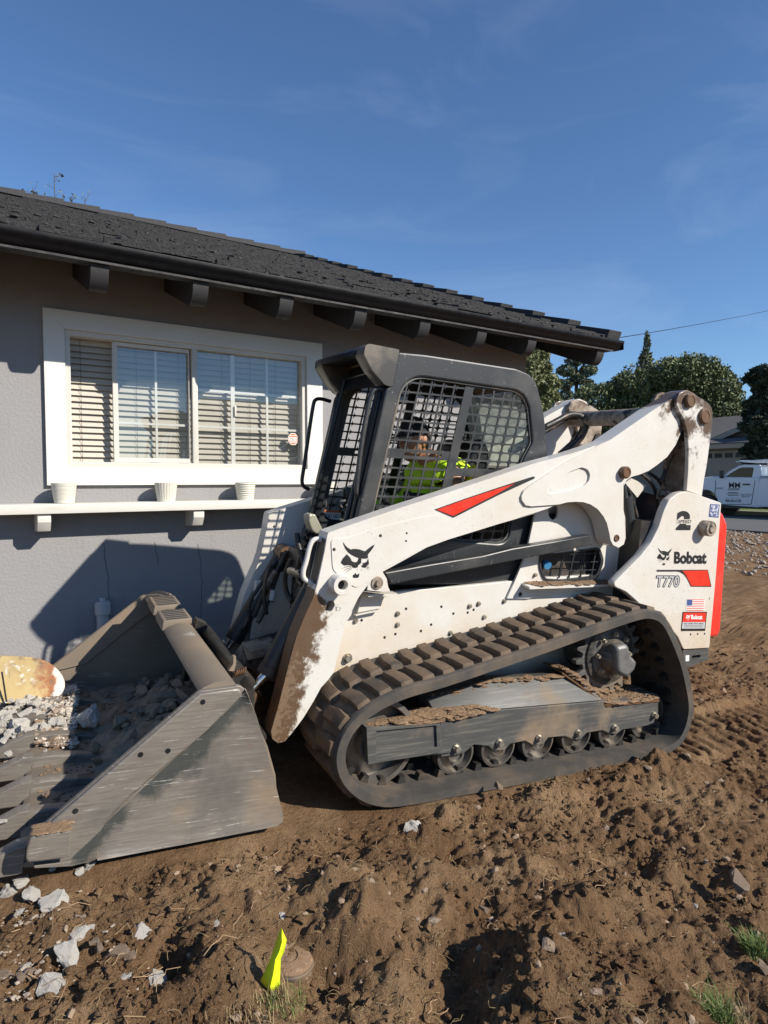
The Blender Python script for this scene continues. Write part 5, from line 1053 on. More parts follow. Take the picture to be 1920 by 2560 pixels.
# ================================================================== operator
def skin(name, nodes, edges, mat, parent, sub=2):
    me = bpy.data.meshes.new(name); me.from_pydata([n[:3] for n in nodes], edges, []); o = put(name, me, parent); me.materials.append(mat)
    sm = o.modifiers.new('skin', 'SKIN'); sm.use_smooth_shade = True
    for i, n in enumerate(nodes): me.skin_vertices[0].data[i].radius = (n[3], n[4] if len(n) > 4 else n[3])
    me.skin_vertices[0].data[0].use_root = True
    ss = o.modifiers.new('sub', 'SUBSURF'); ss.levels = sub; ss.render_levels = sub; return o
MT['skin'] = pmat('tanned_skin', (.36, .18, .105), .5, bump=.05, var=.08); MT['hivis'] = pmat('hi_vis_fabric', (.52, .78, .025), .85, bump=.4, bscale=35, bdist=.006, var=.06)
MT['jeans'] = pmat('dark_denim', (.04, .05, .075), .9, bump=.2); MT['cap'] = pmat('black_cap_cloth', (.012, .012, .013), .85, bump=.2); MT['glove'] = pmat('grey_work_glove', (.10, .10, .10), .85, bump=.3)
MT['hair'] = pmat('dark_hair', (.015, .012, .010), .6, bump=.4, bscale=120)
per = bpy.data.objects.new('person', None); col.objects.link(per); tag(per, 'seated operator in neon yellow shirt and black cap looking down inside the cab', 'person')
m2 = mw.copy(); m2.translation = Vector(MW(.20, .79, 1.13)); per.matrix_world = m2
# local axes: -X forward, Z up; origin on the seat
nd = [(.17, 0, .09, .14, .16), (.165, 0, .21, .14, .17), (.14, 0, .33, .14, .185), (.10, 0, .400, .095, .13), (.055, 0, .435, .062, .065), (.0, 0, .46, .050, .052),
      (.13, .185, .365, .068), (.09, .25, .17, .052), (-.15, .245, .10, .037), (-.25, .235, .14, .027), (.13, -.185, .365, .068), (.09, -.25, .17, .052), (-.15, -.245, .10, .037), (-.25, -.235, .14, .027),
      (.08, .10, .07, .085), (-.28, .12, .08, .065), (-.38, .12, -.11, .05), (.08, -.10, .07, .085), (-.28, -.12, .08, .065), (-.38, -.12, -.11, .05)]
ed = [(0, 1), (1, 2), (2, 3), (3, 4), (4, 5), (3, 6), (6, 7), (7, 8), (8, 9), (3, 10), (10, 11), (11, 12), (12, 13), (0, 14), (14, 15), (15, 16), (0, 17), (17, 18), (18, 19)]
body = skin('body', nd, ed, MT['skin'], per)
g = lambda n, k: (n[0], n[1], n[2], n[3] + k, (n[4] if len(n) > 4 else n[3]) + k)
def sub_skin(name, ids, es, k, mat): mp = {a: i for i, a in enumerate(ids)}; return skin(name, [g(nd[i], k) for i in ids], [(mp[a], mp[b_]) for a, b_ in es], mat, per)
shirt = sub_skin('shirt', [0, 1, 2, 3, 4, 6, 7, 8, 10, 11, 12], [(0, 1), (1, 2), (2, 3), (3, 4), (3, 6), (6, 7), (7, 8), (3, 10), (10, 11), (11, 12)], .018, MT['hivis'])
tx_ = bpy.data.textures.new('folds', 'CLOUDS'); tx_.noise_scale = .06; dm_ = shirt.modifiers.new('folds', 'DISPLACE'); dm_.texture = tx_; dm_.strength = .022; dm_.mid_level = .5
sub_skin('trousers', [0, 14, 15, 16, 17, 18, 19], [(0, 14), (14, 15), (15, 16), (0, 17), (17, 18), (18, 19)], .012, MT['jeans'])
for s in (1, -1):                                       # collar and hands closed on the levers
    hb_ = [(-.25, .235 * s, .14, .026), (-.30, .235 * s, .15, .033, .02), (-.335, .235 * s, .155, .03, .018)]
    skin('glove', hb_, [(0, 1), (1, 2)], MT['glove'], per)
    for k in range(4): skin('finger', [(-.335, (.21 + k * .0165) * s, .158, .0095), (-.365, (.21 + k * .0165) * s, .150, .009), (-.372, (.21 + k * .0165) * s, .125, .008), (-.352, (.21 + k * .0165) * s, .112, .0075)], [(0, 1), (1, 2), (2, 3)], MT['glove'], per, 1)
    skin('thumb', [(-.29, .21 * s, .15, .011), (-.32, .19 * s, .14, .010), (-.35, .195 * s, .125, .009)], [(0, 1), (1, 2)], MT['glove'], per, 1)
# head: deformed sphere, facing -X, tilted down towards the bucket
bm_ = bmesh.new(); bmesh.ops.create_uvsphere(bm_, u_segments=40, v_segments=28, radius=1); HV = np.array([v.co[:] for v in bm_.verts]); HF = [tuple(v.index for v in f.verts) for f in bm_.faces]; bm_.free()
def head_shape(p):
    x, y, z = p; fx = -x                                # fx>0 is the face
    X = .098 * x; Y = .075 * y; Z = .118 * z
    if z < 0: Y *= 1 - .28 * (-z) ** 1.5; X += (-.018 * (-z) if fx > 0 else .03 * (-z))
    if fx > .3:
        m = (fx - .3) / .7; X += .012 * m * (abs(z) < .75); X -= .028 * math.exp(-((z + .10) / .13) ** 2 - (y / .16) ** 2) * m; X += .012 * math.exp(-((z - .12) / .1) ** 2 - ((abs(y) - .38) / .2) ** 2) * m
        X -= .010 * math.exp(-((z + .42) / .07) ** 2 - (y / .3) ** 2) * m; X += .008 * math.exp(-((z + .33) / .04) ** 2) * m; X -= .012 * math.exp(-((z + .78) / .16) ** 2 - (y / .3) ** 2) * m; X -= .008 * math.exp(-((z - .30) / .08) ** 2) * m
    return (X, Y, Z)
hb2 = MB().add([head_shape(p) for p in HV], HF)
for s in (1, -1):
    hb2.add([(.014 + .022 * p[0] + .006 * p[2], s * (.072 + .013 * p[1]), -.005 + .034 * p[2]) for p in HV], HF)
HM = Matrix.Translation((-.045, 0, .525)) @ Matrix.Rotation(.25, 4, 'Z') @ Matrix.Rotation(-.22, 4, 'Y')
ho = hb2.build('head', MT['skin'], per, smooth=60); ho.matrix_local = HM
for s in (1, -1):
    e = MB().add([(-.098 + .010 * p[0], s * .029 + .013 * p[1], .013 + .009 * p[2]) for p in HV[::1]], HF).build('eye', pmat('eye', (.06, .045, .04), .2, bump=0), ho)
hr = MB().add([(x * 1.035 + .006, y * 1.05, z * 1.02) for x, y, z in [head_shape(p) for p in HV if True]], [f for f in HF if np.mean([HV[i][0] for i in f]) > .15 and np.mean([HV[i][2] for i in f]) > -.45]).build('hair', MT['hair'], ho)
cpv = [(x * 1.09, y * 1.12, max(z, .028) * 1.12 + .004) for x, y, z in [head_shape(p) for p in HV]]
cp_ = MB().add(cpv, [f for f in HF if np.mean([HV[i][2] for i in f]) > .12]); br = []
for k in range(13):
    a = math.pi * (k / 12 - .5); br.append((-.085 - .085 * math.cos(a), .078 * math.sin(a)))
V_, F_ = loops_mesh([br + [(-.06, .07), (-.06, -.07)]], .006); cp_.add([(v[0], v[1], .040 + v[2] + (v[0] + .09) * .22 - v[1] ** 2 * 2.2) for v in V_], F_); cp_.build('cap', MT['cap'], ho, smooth=50)
# print on the shirt
def stext(s, x0, x1, z0, z1, y, name='shirt_print'):
    V, Fc = text_mesh(s, .03); lo, hi = V.min(0), V.max(0); MB().add([(x0 + (v[0] - lo[0]) / (hi[0] - lo[0]) * (x1 - x0), y, z0 + (v[1] - lo[1]) / (hi[1] - lo[1]) * (z1 - z0)) for v in V], Fc).build(name, MT['decalblack'], per, smooth=0)
stext('MM', .08, .16, .19, .235, -.222)
# ================================================================== rubble, stones and small things
def atx(c, px, py, X):
    r = ray(S(c, px, py)); return camp + r * (X / r[0])
def mz(c, px, py, Z):                                   # loader X,Y of a pixel on the loader's level Z
    r = ray(S(c, px, py)); o = camp - O; t = (Z - o @ dN) / (r @ dN); q = o + r * t; return q @ dL, q @ dT
def chunk_mesh(name, mat, seed, flat=.7, rough=.10, sub=1):
    rs = random.Random(seed); bm = bmesh.new()
    for _ in range(15):
        v = Vector((rs.gauss(0, 1), rs.gauss(0, 1), rs.gauss(0, 1))).normalized() * rs.uniform(.75, 1.1); bm.verts.new((v.x * 1.15, v.y * .9, v.z * flat))
    h = bmesh.ops.convex_hull(bm, input=bm.verts); bmesh.ops.delete(bm, geom=[e for e in h['geom_interior'] if isinstance(e, bmesh.types.BMVert)], context='VERTS')
    if sub:
        bmesh.ops.subdivide_edges(bm, edges=bm.edges, cuts=3 if sub > 1 else 1, use_grid_fill=True, fractal=0)
        for v in bm.verts:
            n = float(vnoise(np.array([v.co.x * 3 + seed]), np.array([v.co.y * 3]), v.co.z * 3)[0]) + .6 * float(vnoise(np.array([v.co.x * 7]), np.array([v.co.y * 7 + seed]), v.co.z * 7)[0]); v.co *= 1 + rough * n
    me = bpy.data.meshes.new(name); bm.to_mesh(me); bm.free(); me.materials.append(mat); return me
CW = [chunk_mesh('concrete_chunk', MT['concrete'], 11 + i, random.uniform(.55, .85), .17, 2) for i in range(6)]
CS = [chunk_mesh('concrete_chunk', MT['concrete'], 31 + i, random.uniform(.5, .85), .08, 1) for i in range(6)]
MT['dustcon'] = pmat('dust_coated_concrete', (.36, .30, .235), .95, bump=.9, bscale=38, bdist=.012, var=.22, vscale=9, rand=True, layers=[dict(s=16, lo=.52, hi=.66, c=(.25, .19, .135), f=.8)])
DW = [chunk_mesh('concrete_chunk', MT['dustcon'], 71 + i, random.uniform(.5, .85), .12, 2) for i in range(5)]; DS = [chunk_mesh('concrete_chunk', MT['dustcon'], 91 + i, random.uniform(.5, .85), .08, 1) for i in range(6)]
CB = [chunk_mesh('stone', MT['brownrock'], 51 + i, random.uniform(.5, .8), .08, 1) for i in range(5)]
def kl(Lb, s):                                          # look-alike chunks are told apart by size
    w = 'large' if s > .05 else 'fist-sized' if s > .028 else 'small'; return (Lb[0].replace('broken', w + ' broken').replace('earth-stained', w + ' earth-stained'), Lb[1], Lb[2])
def drop(me, p, s, label, cat, group, tilt=.5):
    o = put(me.name.split('.')[0], me); o.location = p; o.scale = (s * random.uniform(.9, 1.15), s * random.uniform(.85, 1.1), s * random.uniform(.85, 1.1)); o.rotation_euler = (random.uniform(-tilt, tilt), random.uniform(-tilt, tilt), random.uniform(0, 6.28))
    return tag(o, label, cat, group)
LG = ('broken white concrete chunk lying on the dug soil', 'concrete chunk', 'concrete chunks on the soil'); LB = ('earth-stained brown stone half sunk in the dug soil', 'stone', 'stones in the soil')
for c, px, py, r, k in [('g1', 95, 352, 38, 0), ('g1', 35, 382, 34, 0), ('g1', 140, 402, 42, 0), ('g1', 240, 428, 50, 0), ('g1', 275, 266, 28, 0), ('g1', 180, 262, 22, 0), ('g1', 388, 298, 26, 0), ('g1', 350, 320, 22, 0), ('g1', 35, 212, 18, 0), ('g1', 75, 272, 20, 1), ('g1', 330, 528, 52, 0), ('g1', 375, 512, 28, 0), ('g1', 608, 516, 50, 0), ('g1', 288, 628, 58, 0), ('g1', 228, 738, 60, 0), ('g1', 525, 705, 36, 0), ('g1', 682, 690, 44, 0), ('g1', 90, 488, 16, 0), ('g1', 935, 522, 20, 0), ('g1', 1105, 424, 24, 0), ('g1', 1230, 432, 36, 0), ('g1', 960, 232, 32, 0), ('g1', 1060, 242, 16, 0), ('g1', 1447, 322, 18, 0), ('g1', 770, 305, 20, 0), ('g1', 405, 592, 22, 1), ('g1', 512, 598, 46, 1), ('g1', 568, 606, 38, 1), ('g1', 90, 742, 26, 1), ('g1', 20, 712, 30, 1), ('g1', 722, 796, 38, 1), ('g1', 575, 810, 18, 1), ('g1', 430, 606, 24, 1), ('g1', 115, 660, 24, 0), ('g1', 130, 708, 28, 1), ('g1', 635, 680, 14, 0), ('g1', 460, 750, 20, 1), ('g1', 900, 527, 14, 1), ('g1', 232, 325, 16, 0), ('g1', 200, 300, 14, 0),
        ('g1', 1550, 25, 20, 0), ('g1', 1620, 34, 14, 0), ('g2', 132, 282, 46, 0), ('g2', 245, 318, 18, 0), ('g2', 770, 745, 26, 0), ('g2', 752, 782, 42, 1), ('g2', 492, 138, 24, 1), ('g2', 1535, 445, 44, 1), ('g2', 430, 642, 22, 1), ('g2', 950, 1035, 38, 1), ('g2', 545, 632, 26, 1), ('g2', 1628, 62, 20, 1), ('g2', 50, 375, 16, 0), ('g2', 190, 382, 18, 1), ('g2', 1640, 770, 40, 1), ('g2', 940, 1110, 22, 1), ('g2', 400, 470, 16, 1), ('g2', 1350, 538, 10, 0), ('g2', 650, 610, 16, 1), ('g2', 1420, 270, 26, 1), ('g2', 300, 660, 24, 1)]:
    x, y = zat(c, px, py + r * .35, .03); z = gz(x, y); d = math.hypot(x, y)
    s = r / 1.728 / F * math.hypot(d, 1.5) * .92; L_ = LB if k else LG; me_ = random.choice(CB) if k else (random.choice(CW) if r > 24 else random.choice(CS)); drop(me_, (x, y, z + s * .16), s * .95, *kl(L_, s))
# rubble beside and in front of the bucket teeth, towards the wall
LR = ('broken concrete chunk in the rubble between the bucket teeth and the wall', 'concrete chunk', 'rubble by the wall')
for px, py, r in [(215, 545, 34), (272, 545, 40), (390, 775, 52), (330, 800, 30), (120, 850, 40), (180, 835, 46), (60, 880, 30), (30, 910, 34), (95, 870, 24), (110, 965, 60), (20, 970, 36), (140, 985, 48), (60, 1000, 32), (205, 850, 40), (240, 900, 30), (150, 905, 46), (25, 1035, 26), (300, 905, 36), (345, 870, 28), (50, 1100, 24), (10, 1440, 30), (10, 850, 34), (300, 825, 22), (340, 940, 24), (250, 960, 34), (195, 960, 28), (15, 780, 24), (50, 830, 22), (420, 740, 26), (10, 930, 26), (75, 940, 26), (170, 545, 18), (300, 560, 20), (250, 515, 16)]:
    x, y = zat('c4', px, py + r * .3, .26 if py > 700 else .34); X_, Y_ = to_machine(x, y); d = math.hypot(x, y); s = r / 2.2419 / F * math.hypot(d, 1.25) * .95
    drop(random.choice(CW if r > 30 else CS), (x, y, max(gz(x, y), float(MW(X_, Y_, .085)[2]) if X_ > -1.9 and Y_ < 1.7 else 0) + s * .35), s, *kl(LR, s))
for _ in range(46):
    px, py = random.uniform(-20, 420), random.uniform(770, 1010); r = random.uniform(12, 34); x, y = zat('c4', px, py, .28); X_, Y_ = to_machine(x, y); s = r / 2.2419 / F * 4.2 * .95
    z = float(MW(X_, Y_, .09)[2]) if X_ > -1.9 and Y_ < 1.7 else gz(x, y)
    drop(random.choice(CS + DS if s < .03 else CW), (x, y, z + s * .4), s, *kl(LR, s))
chp = MB()
for _ in range(650):
    px, py = random.uniform(0, 700) ** 1., random.uniform(190, 860); 
    if random.random() < px / 800: continue
    x, y = zat('g1', px, py, .03)
    if on_machine(x, y): continue
    s = .0018 + .006 * random.random() ** 2; chp.add(IV * np.array([s * 1.3, s, s * .6]) * (1 + .25 * rng.standard_normal((len(IV), 1))) + np.array([x, y, gz(x, y) + s * .2]), IF)
tag(chp.build('concrete_chips', MT['dustcon'], smooth=0), kind='stuff')
bits = MB()
for _ in range(3200):
    px, py = random.uniform(0, 430), random.uniform(770, 1020); x, y = zat('c4', px, py, .28); X_, Y_ = to_machine(x, y); s = .003 + .013 * random.random() ** 2
    z = float(MW(X_, Y_, .075 + .05 * max(0, float(vnoise(np.array([X_ / .12]), np.array([Y_ / .12]), 2.)[0]) + .3))[2]) if (X_ > -1.66 and Y_ < 1.68) else gz(x, y) + .012
    bits.add(IV * np.array([s * 1.2, s, s * .7]) * (1 + .25 * rng.standard_normal((len(IV), 1))) + np.array([x, y, z + random.random() * .02]), IF)
tag(bits.build('rubble_crumbs', pmat('mixed_rubble_crumbs', (.42, .37, .31), .95, bump=.5, var=.2, layers=[dict(s=7, lo=.45, hi=.6, c=(.20, .135, .085)), dict(s=60, lo=.55, hi=.6, c=(.6, .56, .5))]), smooth=0), kind='stuff')
# heap in the bucket
def heap(X, Y): return .072 + .20 * np.exp(-((X + .98) / .24) ** 2) * np.clip(1.25 - .75 * np.abs(Y - .65) / .75, 0, 1) + .05 * np.exp(-((X + 1.22) / .2) ** 2 - ((Y - .55) / .5) ** 2)
hx = np.linspace(-1.45, -.835, 40); hy = np.linspace(.0, 1.66, 90); HX, HY = np.meshgrid(hx, hy, indexing='ij'); HZ = heap(HX, HY) - .012 + .018 * fbm(HX / .08, HY / .08, 3); HZ = np.where(HX < -1.42, .066, HZ)
hbm = MB(); hbm.v = [tuple(v) for v in np.stack([HX, HY, HZ], -1).reshape(-1, 3)]; ii = np.arange(40 * 90).reshape(40, 90); hbm.f = [tuple(q) for q in np.stack([ii[:-1, :-1], ii[1:, :-1], ii[1:, 1:], ii[:-1, 1:]], -1).reshape(-1, 4).tolist()]
hp_ = hbm.build('rubble_fines', pmat('concrete_fines', (.27, .22, .165), .97, bump=1., bscale=60, bdist=.012, var=.25, layers=[dict(s=9, lo=.5, hi=.65, c=(.19, .14, .095))])); hp_.matrix_world = mw; tag(hp_, kind='stuff')
LK = ('broken concrete chunk heaped in the loader bucket', 'concrete chunk', 'rubble heap in the bucket')
for k in range(230):
    X_ = random.uniform(-1.33, -.88); Y_ = random.uniform(.06, 1.50); s = .014 + .046 * random.random() ** 2.6
    if k < 6: X_, Y_, s = [(-1.28, .62, .06), (-1.02, .75, .075), (-1.05, .45, .065), (-1.12, 1.0, .06), (-.98, .25, .07), (-1.20, .30, .05)][k]
    if X_ < -1.2 and k > 6 and random.random() < .5: continue
    p = MW(X_, Y_, float(heap(X_, Y_)) + s * .25 + .008); drop(random.choice(DW if s > .035 else DS), p, s, *kl(LK, s))
o = drop(CW[2], MW(*mz('c4', 500, 880, .14), .135), .075, *LK)
for px, py, r in [(535, 1070, 50), (545, 1140, 40), (265, 1320, 26), (290, 1015, 30), (250, 1075, 22)]:
    X_, Y_ = mz('c4', px, py, .09); drop(CB[0] if r > 25 else CS[1], MW(X_, Y_, .085 + r * .0004), r / 2.2419 / F * 2.7, 'earth-stained stone lying on the bucket floor', 'stone', 'stones on the bucket floor')
dm = MB()
for _ in range(700):
    X_, Y_ = random.uniform(-1.64, -1.3), random.uniform(.0, 1.6); s = random.uniform(.003, .010); p = MW(X_, Y_, .07); dm.add(IV * np.array([s * 1.3, s, s * .6]) + p, IF)
tag(dm.build('bucket_crumbs', MT['soilpile'], smooth=0), kind='stuff')
# rusted yellow plate leaning in the rubble
pts = [tuple(onwall('c4', x, y, 3.9)[[0, 2]]) for x, y in [(-40, 553), (160, 556), (232, 566), (300, 597), (350, 645), (371, 700), (352, 750), (318, 782), (232, 806), (40, 806), (-40, 800)]]
pp = MB().prism([smooth_closed(pts, 1)], 3.89, 3.905, .003); zb = min(p[1] for p in pts)
pp.v = [(v[0], v[1] + (v[2] - zb) * .25 + .25 * (v[0] - .35) ** 2, v[2]) for v in pp.v]
pl = thing('shovel_blade', 'rounded yellow-painted steel blade with rust at its tip, leaning in rubble', 'blade', (.3, 3.9, zb)); pp.v = [(v[0] - .3, v[1] - 3.9, v[2] - zb) for v in pp.v]; MT['rustplate'].name = 'rusted_yellow_plate'
for n_ in MT['rustplate'].node_tree.nodes:
    if n_.bl_idname == 'ShaderNodeMapRange' and abs(n_.inputs['From Min'].default_value - .17) < 1e-6: n_.inputs['From Min'].default_value = -.13; n_.inputs['From Max'].default_value = .20
    if n_.bl_idname == 'ShaderNodeMapRange' and abs(n_.inputs['From Min'].default_value - .36) < 1e-6: n_.inputs['From Min'].default_value = .06; n_.inputs['From Max'].default_value = .20
pp.build('blade', MT['rustplate'], pl, smooth=40)
a_, b_ = onwall('c4', 12, 632, 3.87), onwall('c4', 38, 800, 3.87); MB().tube([(a_[0] - .3, -.012, a_[2] - zb), (b_[0] - .3, -.012, b_[2] - zb)], .005, 6).build('hinge_rod', MT['rafter'], pl)
# marking flag
fx, fy = zat('g1', 1180, 765, .02); dpt = float((np.array([fx, fy, 0]) - camp) @ Cf); fb_ = np.array([fx, fy, gz(fx, fy)])
fl = thing('marking_flag', 'neon yellow marking flag drooping on its wire beside the valve box', 'flag', tuple(fb_))
def fpt(x, y, off): return tuple(atdepth('g1', x, y, dpt + off) - fb_)
fm = MB(); A = [(1215, 450), (1232, 495), (1222, 515), (1232, 530), (1218, 556), (1206, 575), (1204, 640), (1197, 712), (1170, 731), (1135, 676), (1158, 620), (1176, 578), (1196, 515)]
row = [((1214, 452), (1218, 452), (1222, 470)), ((1200, 505), (1218, 510), (1233, 500)), ((1186, 550), (1206, 553), (1222, 552)), ((1170, 595), (1190, 585), (1207, 580)), ((1154, 635), (1180, 650), (1202, 650)), ((1136, 677), (1168, 700), (1198, 690)), ((1168, 730), (1172, 729), (1196, 714))]
for i, r3 in enumerate(row):
    for j, q in enumerate(r3): fm.v.append(fpt(r3[1][0] + (q[0] - r3[1][0]) * 1.35, q[1], (.0, -.016, .006)[j] + .006 * math.sin(i * 1.3)))
fm.f = [(i * 3 + j, i * 3 + j + 1, i * 3 + j + 4, i * 3 + j + 3) for i in range(6) for j in range(2)]
fo = fm.build('flag_leaf', MT['flag'], fl, smooth=60); so_ = fo.modifiers.new('thick', 'SOLIDIFY'); so_.thickness = .0006
MB().tube([(0, 0, -.05), fpt(1200, 600, .004), fpt(1216, 455, .002)], .0016, 6, 1).build('flag_wire', MT['wire'], fl)
# valve box
vx, vy = zat('g1', 1230, 570, .02); vb = thing('valve_box', 'round dirt-covered black valve box half buried beside the yellow flag', 'valve box', (vx, vy, gz(vx, vy) - .062))
V1 = MB().lathe([(.078, -.08), (.080, .03), (.084, .032), (.084, .042), (.081, .044), (.081, .052), (.084, .054), (.084, .062), (.080, .066)], (0, 0, 0), (.12, -.10, 1), 40).build('box_body', MT['valve'], vb)
MB().lathe([(.078, .064), (.078, .070), (.072, .074), (.030, .076), (.028, .072), (0, .072)], (0, 0, 0), (.12, -.10, 1), 40).build('lid', MT['soilpile'], vb)
# grass tufts
def tuft(c, px, py, r, n, h, mat, label):
    x, y = zat(c, px, py, .02); z = gz(x, y); b = MB()
    for _ in range(n):
        a = random.random() * 6.28; d = r * random.random() ** .6; bx, by = d * math.cos(a), d * math.sin(a); l = h * random.uniform(.5, 1.2); a2 = random.random() * 6.28; ln = random.uniform(.4, 1.6) * l; w = .0011
        t = np.array([-math.sin(a2), math.cos(a2), 0]) * w; p0 = np.array([bx, by, -.01]); p1 = np.array([bx + ln * .4 * math.cos(a2), by + ln * .4 * math.sin(a2), l * .65]); p2 = np.array([bx + ln * math.cos(a2), by + ln * math.sin(a2), l])
        b.add([p0 - t, p0 + t, p1 + t * .8, p1 - t * .8, p2], [(0, 1, 2, 3), (3, 2, 4)])
    o = b.build('grass_tuft', mat, smooth=0); o.location = (x, y, z); tag(o, label, 'grass tuft', 'tufts of torn-up grass')
for c, px, py, r, n, h, m_, lb_ in [('g2', 1605, 720, .04, 260, .045, 'grass', 'bright green grass tuft beside a brown stone at the soil edge'), ('g2', 1435, 1040, .045, 260, .05, 'grass', 'green grass tuft growing on the dug soil'), ('g2', 1530, 1010, .04, 160, .05, 'straw', 'pale dry grass tuft next to a green one'), ('g1', 1060, 800, .13, 420, .022, 'straw', 'flattened dry turf patch below the yellow flag'), ('g1', 1210, 810, .07, 170, .022, 'grass', 'thin greenish turf patch under the yellow flag')]: tuft(c, px, py, r, n, h, MT[m_], lb_)

# ================================================================== beyond the yard
def leafy(name, label, base, blobs, n, leaf, mat, trunk, tmat, group=None, droop=.0, limbs=()):
    t = thing(name, label, 'tree', base, group); b = MB(); vv = []; tot = sum(q[3] * q[4] for q in blobs); 
    for bx, by, bz, rx, rz in blobs:
        k = int(n * rx * rz / tot); p = rng.standard_normal((k, 3)); p /= np.linalg.norm(p, axis=1)[:, None]; p *= (.55 + .5 * rng.random((k, 1)) ** .6); p *= 1 + .22 * vnoise(p[:, 0] * 3 + bx, p[:, 1] * 3 + by, p[:, 2] * 3)[:, None]
        vv.append(p * np.array([rx, rx, rz]) + np.array([bx, by, bz]))
    C = np.concatenate(vv); m = len(C); d1 = rng.standard_normal((m, 3)); d1 /= np.linalg.norm(d1, axis=1)[:, None]; d2 = rng.standard_normal((m, 3)); d2 -= d1 * (d1 * d2).sum(1)[:, None]; d2 /= np.linalg.norm(d2, axis=1)[:, None]
    s = leaf * (.6 + .8 * rng.random((m, 1))); V = np.stack([C - d1 * s, C + d2 * s * .5, C + d1 * s, C - d2 * s * .5], 1).reshape(-1, 3)
    b.v = [tuple(v) for v in V]; b.f = [(4 * i, 4 * i + 1, 4 * i + 2, 4 * i + 3) for i in range(m)]; me = bpy.data.meshes.new('crown'); me.from_pydata(b.v, [], b.f); me.materials.append(mat); put('crown', me, t)
    tb = MB().tube([(0, 0, -.3), (.05, .03, trunk[0] * .5), (0, 0, trunk[0])], lambda u: trunk[1] * (1 - .6 * u), 8, 1)
    for bx, by, bz, rx, rz in blobs[:10]: tb.tube([(0, 0, trunk[0] * .6), (bx * .5, by * .5, (trunk[0] * .6 + bz) / 2), (bx, by, bz)], trunk[1] * .22, 5, 1)
    for lm in limbs: tb.tube(lm, trunk[1] * .2, 5, 1)
    tb.build('trunk', tmat, t, smooth=60); return t
BARK = pmat('bark', (.09, .065, .045), .95, bump=.6, bscale=12)
LF = [pmat('leaf_dark_green', (.105, .125, .050), .7, bump=0, var=.45, vscale=1.2, gen='Object'), pmat('leaf_olive', (.15, .165, .072), .7, bump=0, var=.4, vscale=1.0), pmat('leaf_cypress', (.022, .034, .018), .75, bump=0, var=.4, vscale=1.5), pmat('leaf_pine', (.10, .125, .065), .7, bump=0, var=.35, vscale=1.)]
def gpos(px, dep):
    q = atdepth('src', px, 1199, dep); return (float(q[0]), float(q[1]), ZFAR + .1)
def zpx(py, dep): return CAMZ + (1199 - py) / F * dep
# broad tree
d_ = 46.; bp_ = gpos(1645, d_); bl = []
rv = rt
for px, py, rr, rzz in [(1480, 1075, 2.1, 1.7), (1530, 1010, 2.0, 1.6), (1590, 975, 2.0, 1.5), (1650, 955, 2.0, 1.5), (1705, 945, 2.0, 1.5), (1750, 980, 2.0, 1.7), (1800, 1030, 1.8, 1.6), (1770, 1070, 2.2, 1.8), (1700, 1040, 2.4, 2.0), (1620, 1050, 2.4, 2.0), (1550, 1090, 2.4, 2.0), (1460, 1120, 2.0, 1.7), (1815, 1085, 1.5, 1.4), (1650, 1110, 2.6, 2.0), (1740, 1120, 2.2, 1.6), (1500, 1150, 2.2, 1.5)]:
    q = (px - 1645) / F * d_; bl.append((rv[0] * q, rv[1] * q + random.uniform(-1.5, 1.5), zpx(py, d_) - bp_[2], rr, rzz))
leafy('broad_tree', 'wide round-topped green tree rising behind the loader', bp_, bl, 110000, .12, LF[0], (4.5, .35), BARK, 'trees across the street')
def conifer(px, ptop, dep, wpx, name, label, mat, n, leaf, taper=1.0, pbot=1180, lean=0):
    b0 = gpos(px, dep); zt = zpx(ptop, dep) - b0[2]; zb_ = zpx(pbot, dep) - b0[2]; w = wpx / F * dep / 2; bl = []
    for i in range(9):
        u = i / 8; z = zb_ + (zt - zb_) * u; r = w * (1 - u ** 1.3 * .85 * taper) * (.8 + .3 * random.random()); a = random.random() * 6.28
        bl.append((.35 * r * math.cos(a), .35 * r * math.sin(a), z - .3 * r, max(r, .25), (zt - zb_) / 9 * .95))
    return leafy(name, label, b0, bl, n, leaf, mat, (zt * .9, .25), BARK, 'trees across the street')
conifer(1345, 880, 38., 120, 'leafy_tree', 'olive green feathery tree under the end of the eave', LF[1], 30000, .11, .5)
conifer(1318, 905, 36., 80, 'leafy_tree', 'bushy olive tree next to the house corner', LF[1], 16000, .11, .5)
conifer(1609, 866, 62., 120, 'conifer_tree', 'pointed conifer top showing above the broad tree', LF[3], 14000, .15, 1.0)
# thin pine with open crown
dp = 50.; b0 = gpos(1437, dp); bl = []
for px, py, rr in [(1425, 905, .8), (1450, 900, .7), (1405, 930, .8), (1460, 930, .75), (1435, 950, .8), (1400, 965, .7), (1468, 958, .5), (1415, 990, .8), (1450, 985, .7), (1390, 1005, .5), (1430, 1020, .8)]:
    q = (px - 1437) / F * dp; bl.append((rt[0] * q, rt[1] * q + random.uniform(-.5, .5), zpx(py, dp) - b0[2], rr * .85, rr * .55))
leafy('pine_tree', 'thin open pine with a bare visible trunk', b0, bl, 8000, .10, LF[3], (zpx(900, dp) - b0[2], .22), BARK, 'trees across the street')
conifer(1905, 935, 31., 105, 'cypress_tree', 'dark dense cypress beside the far garage', LF[2], 34000, .15, .25, 1165)
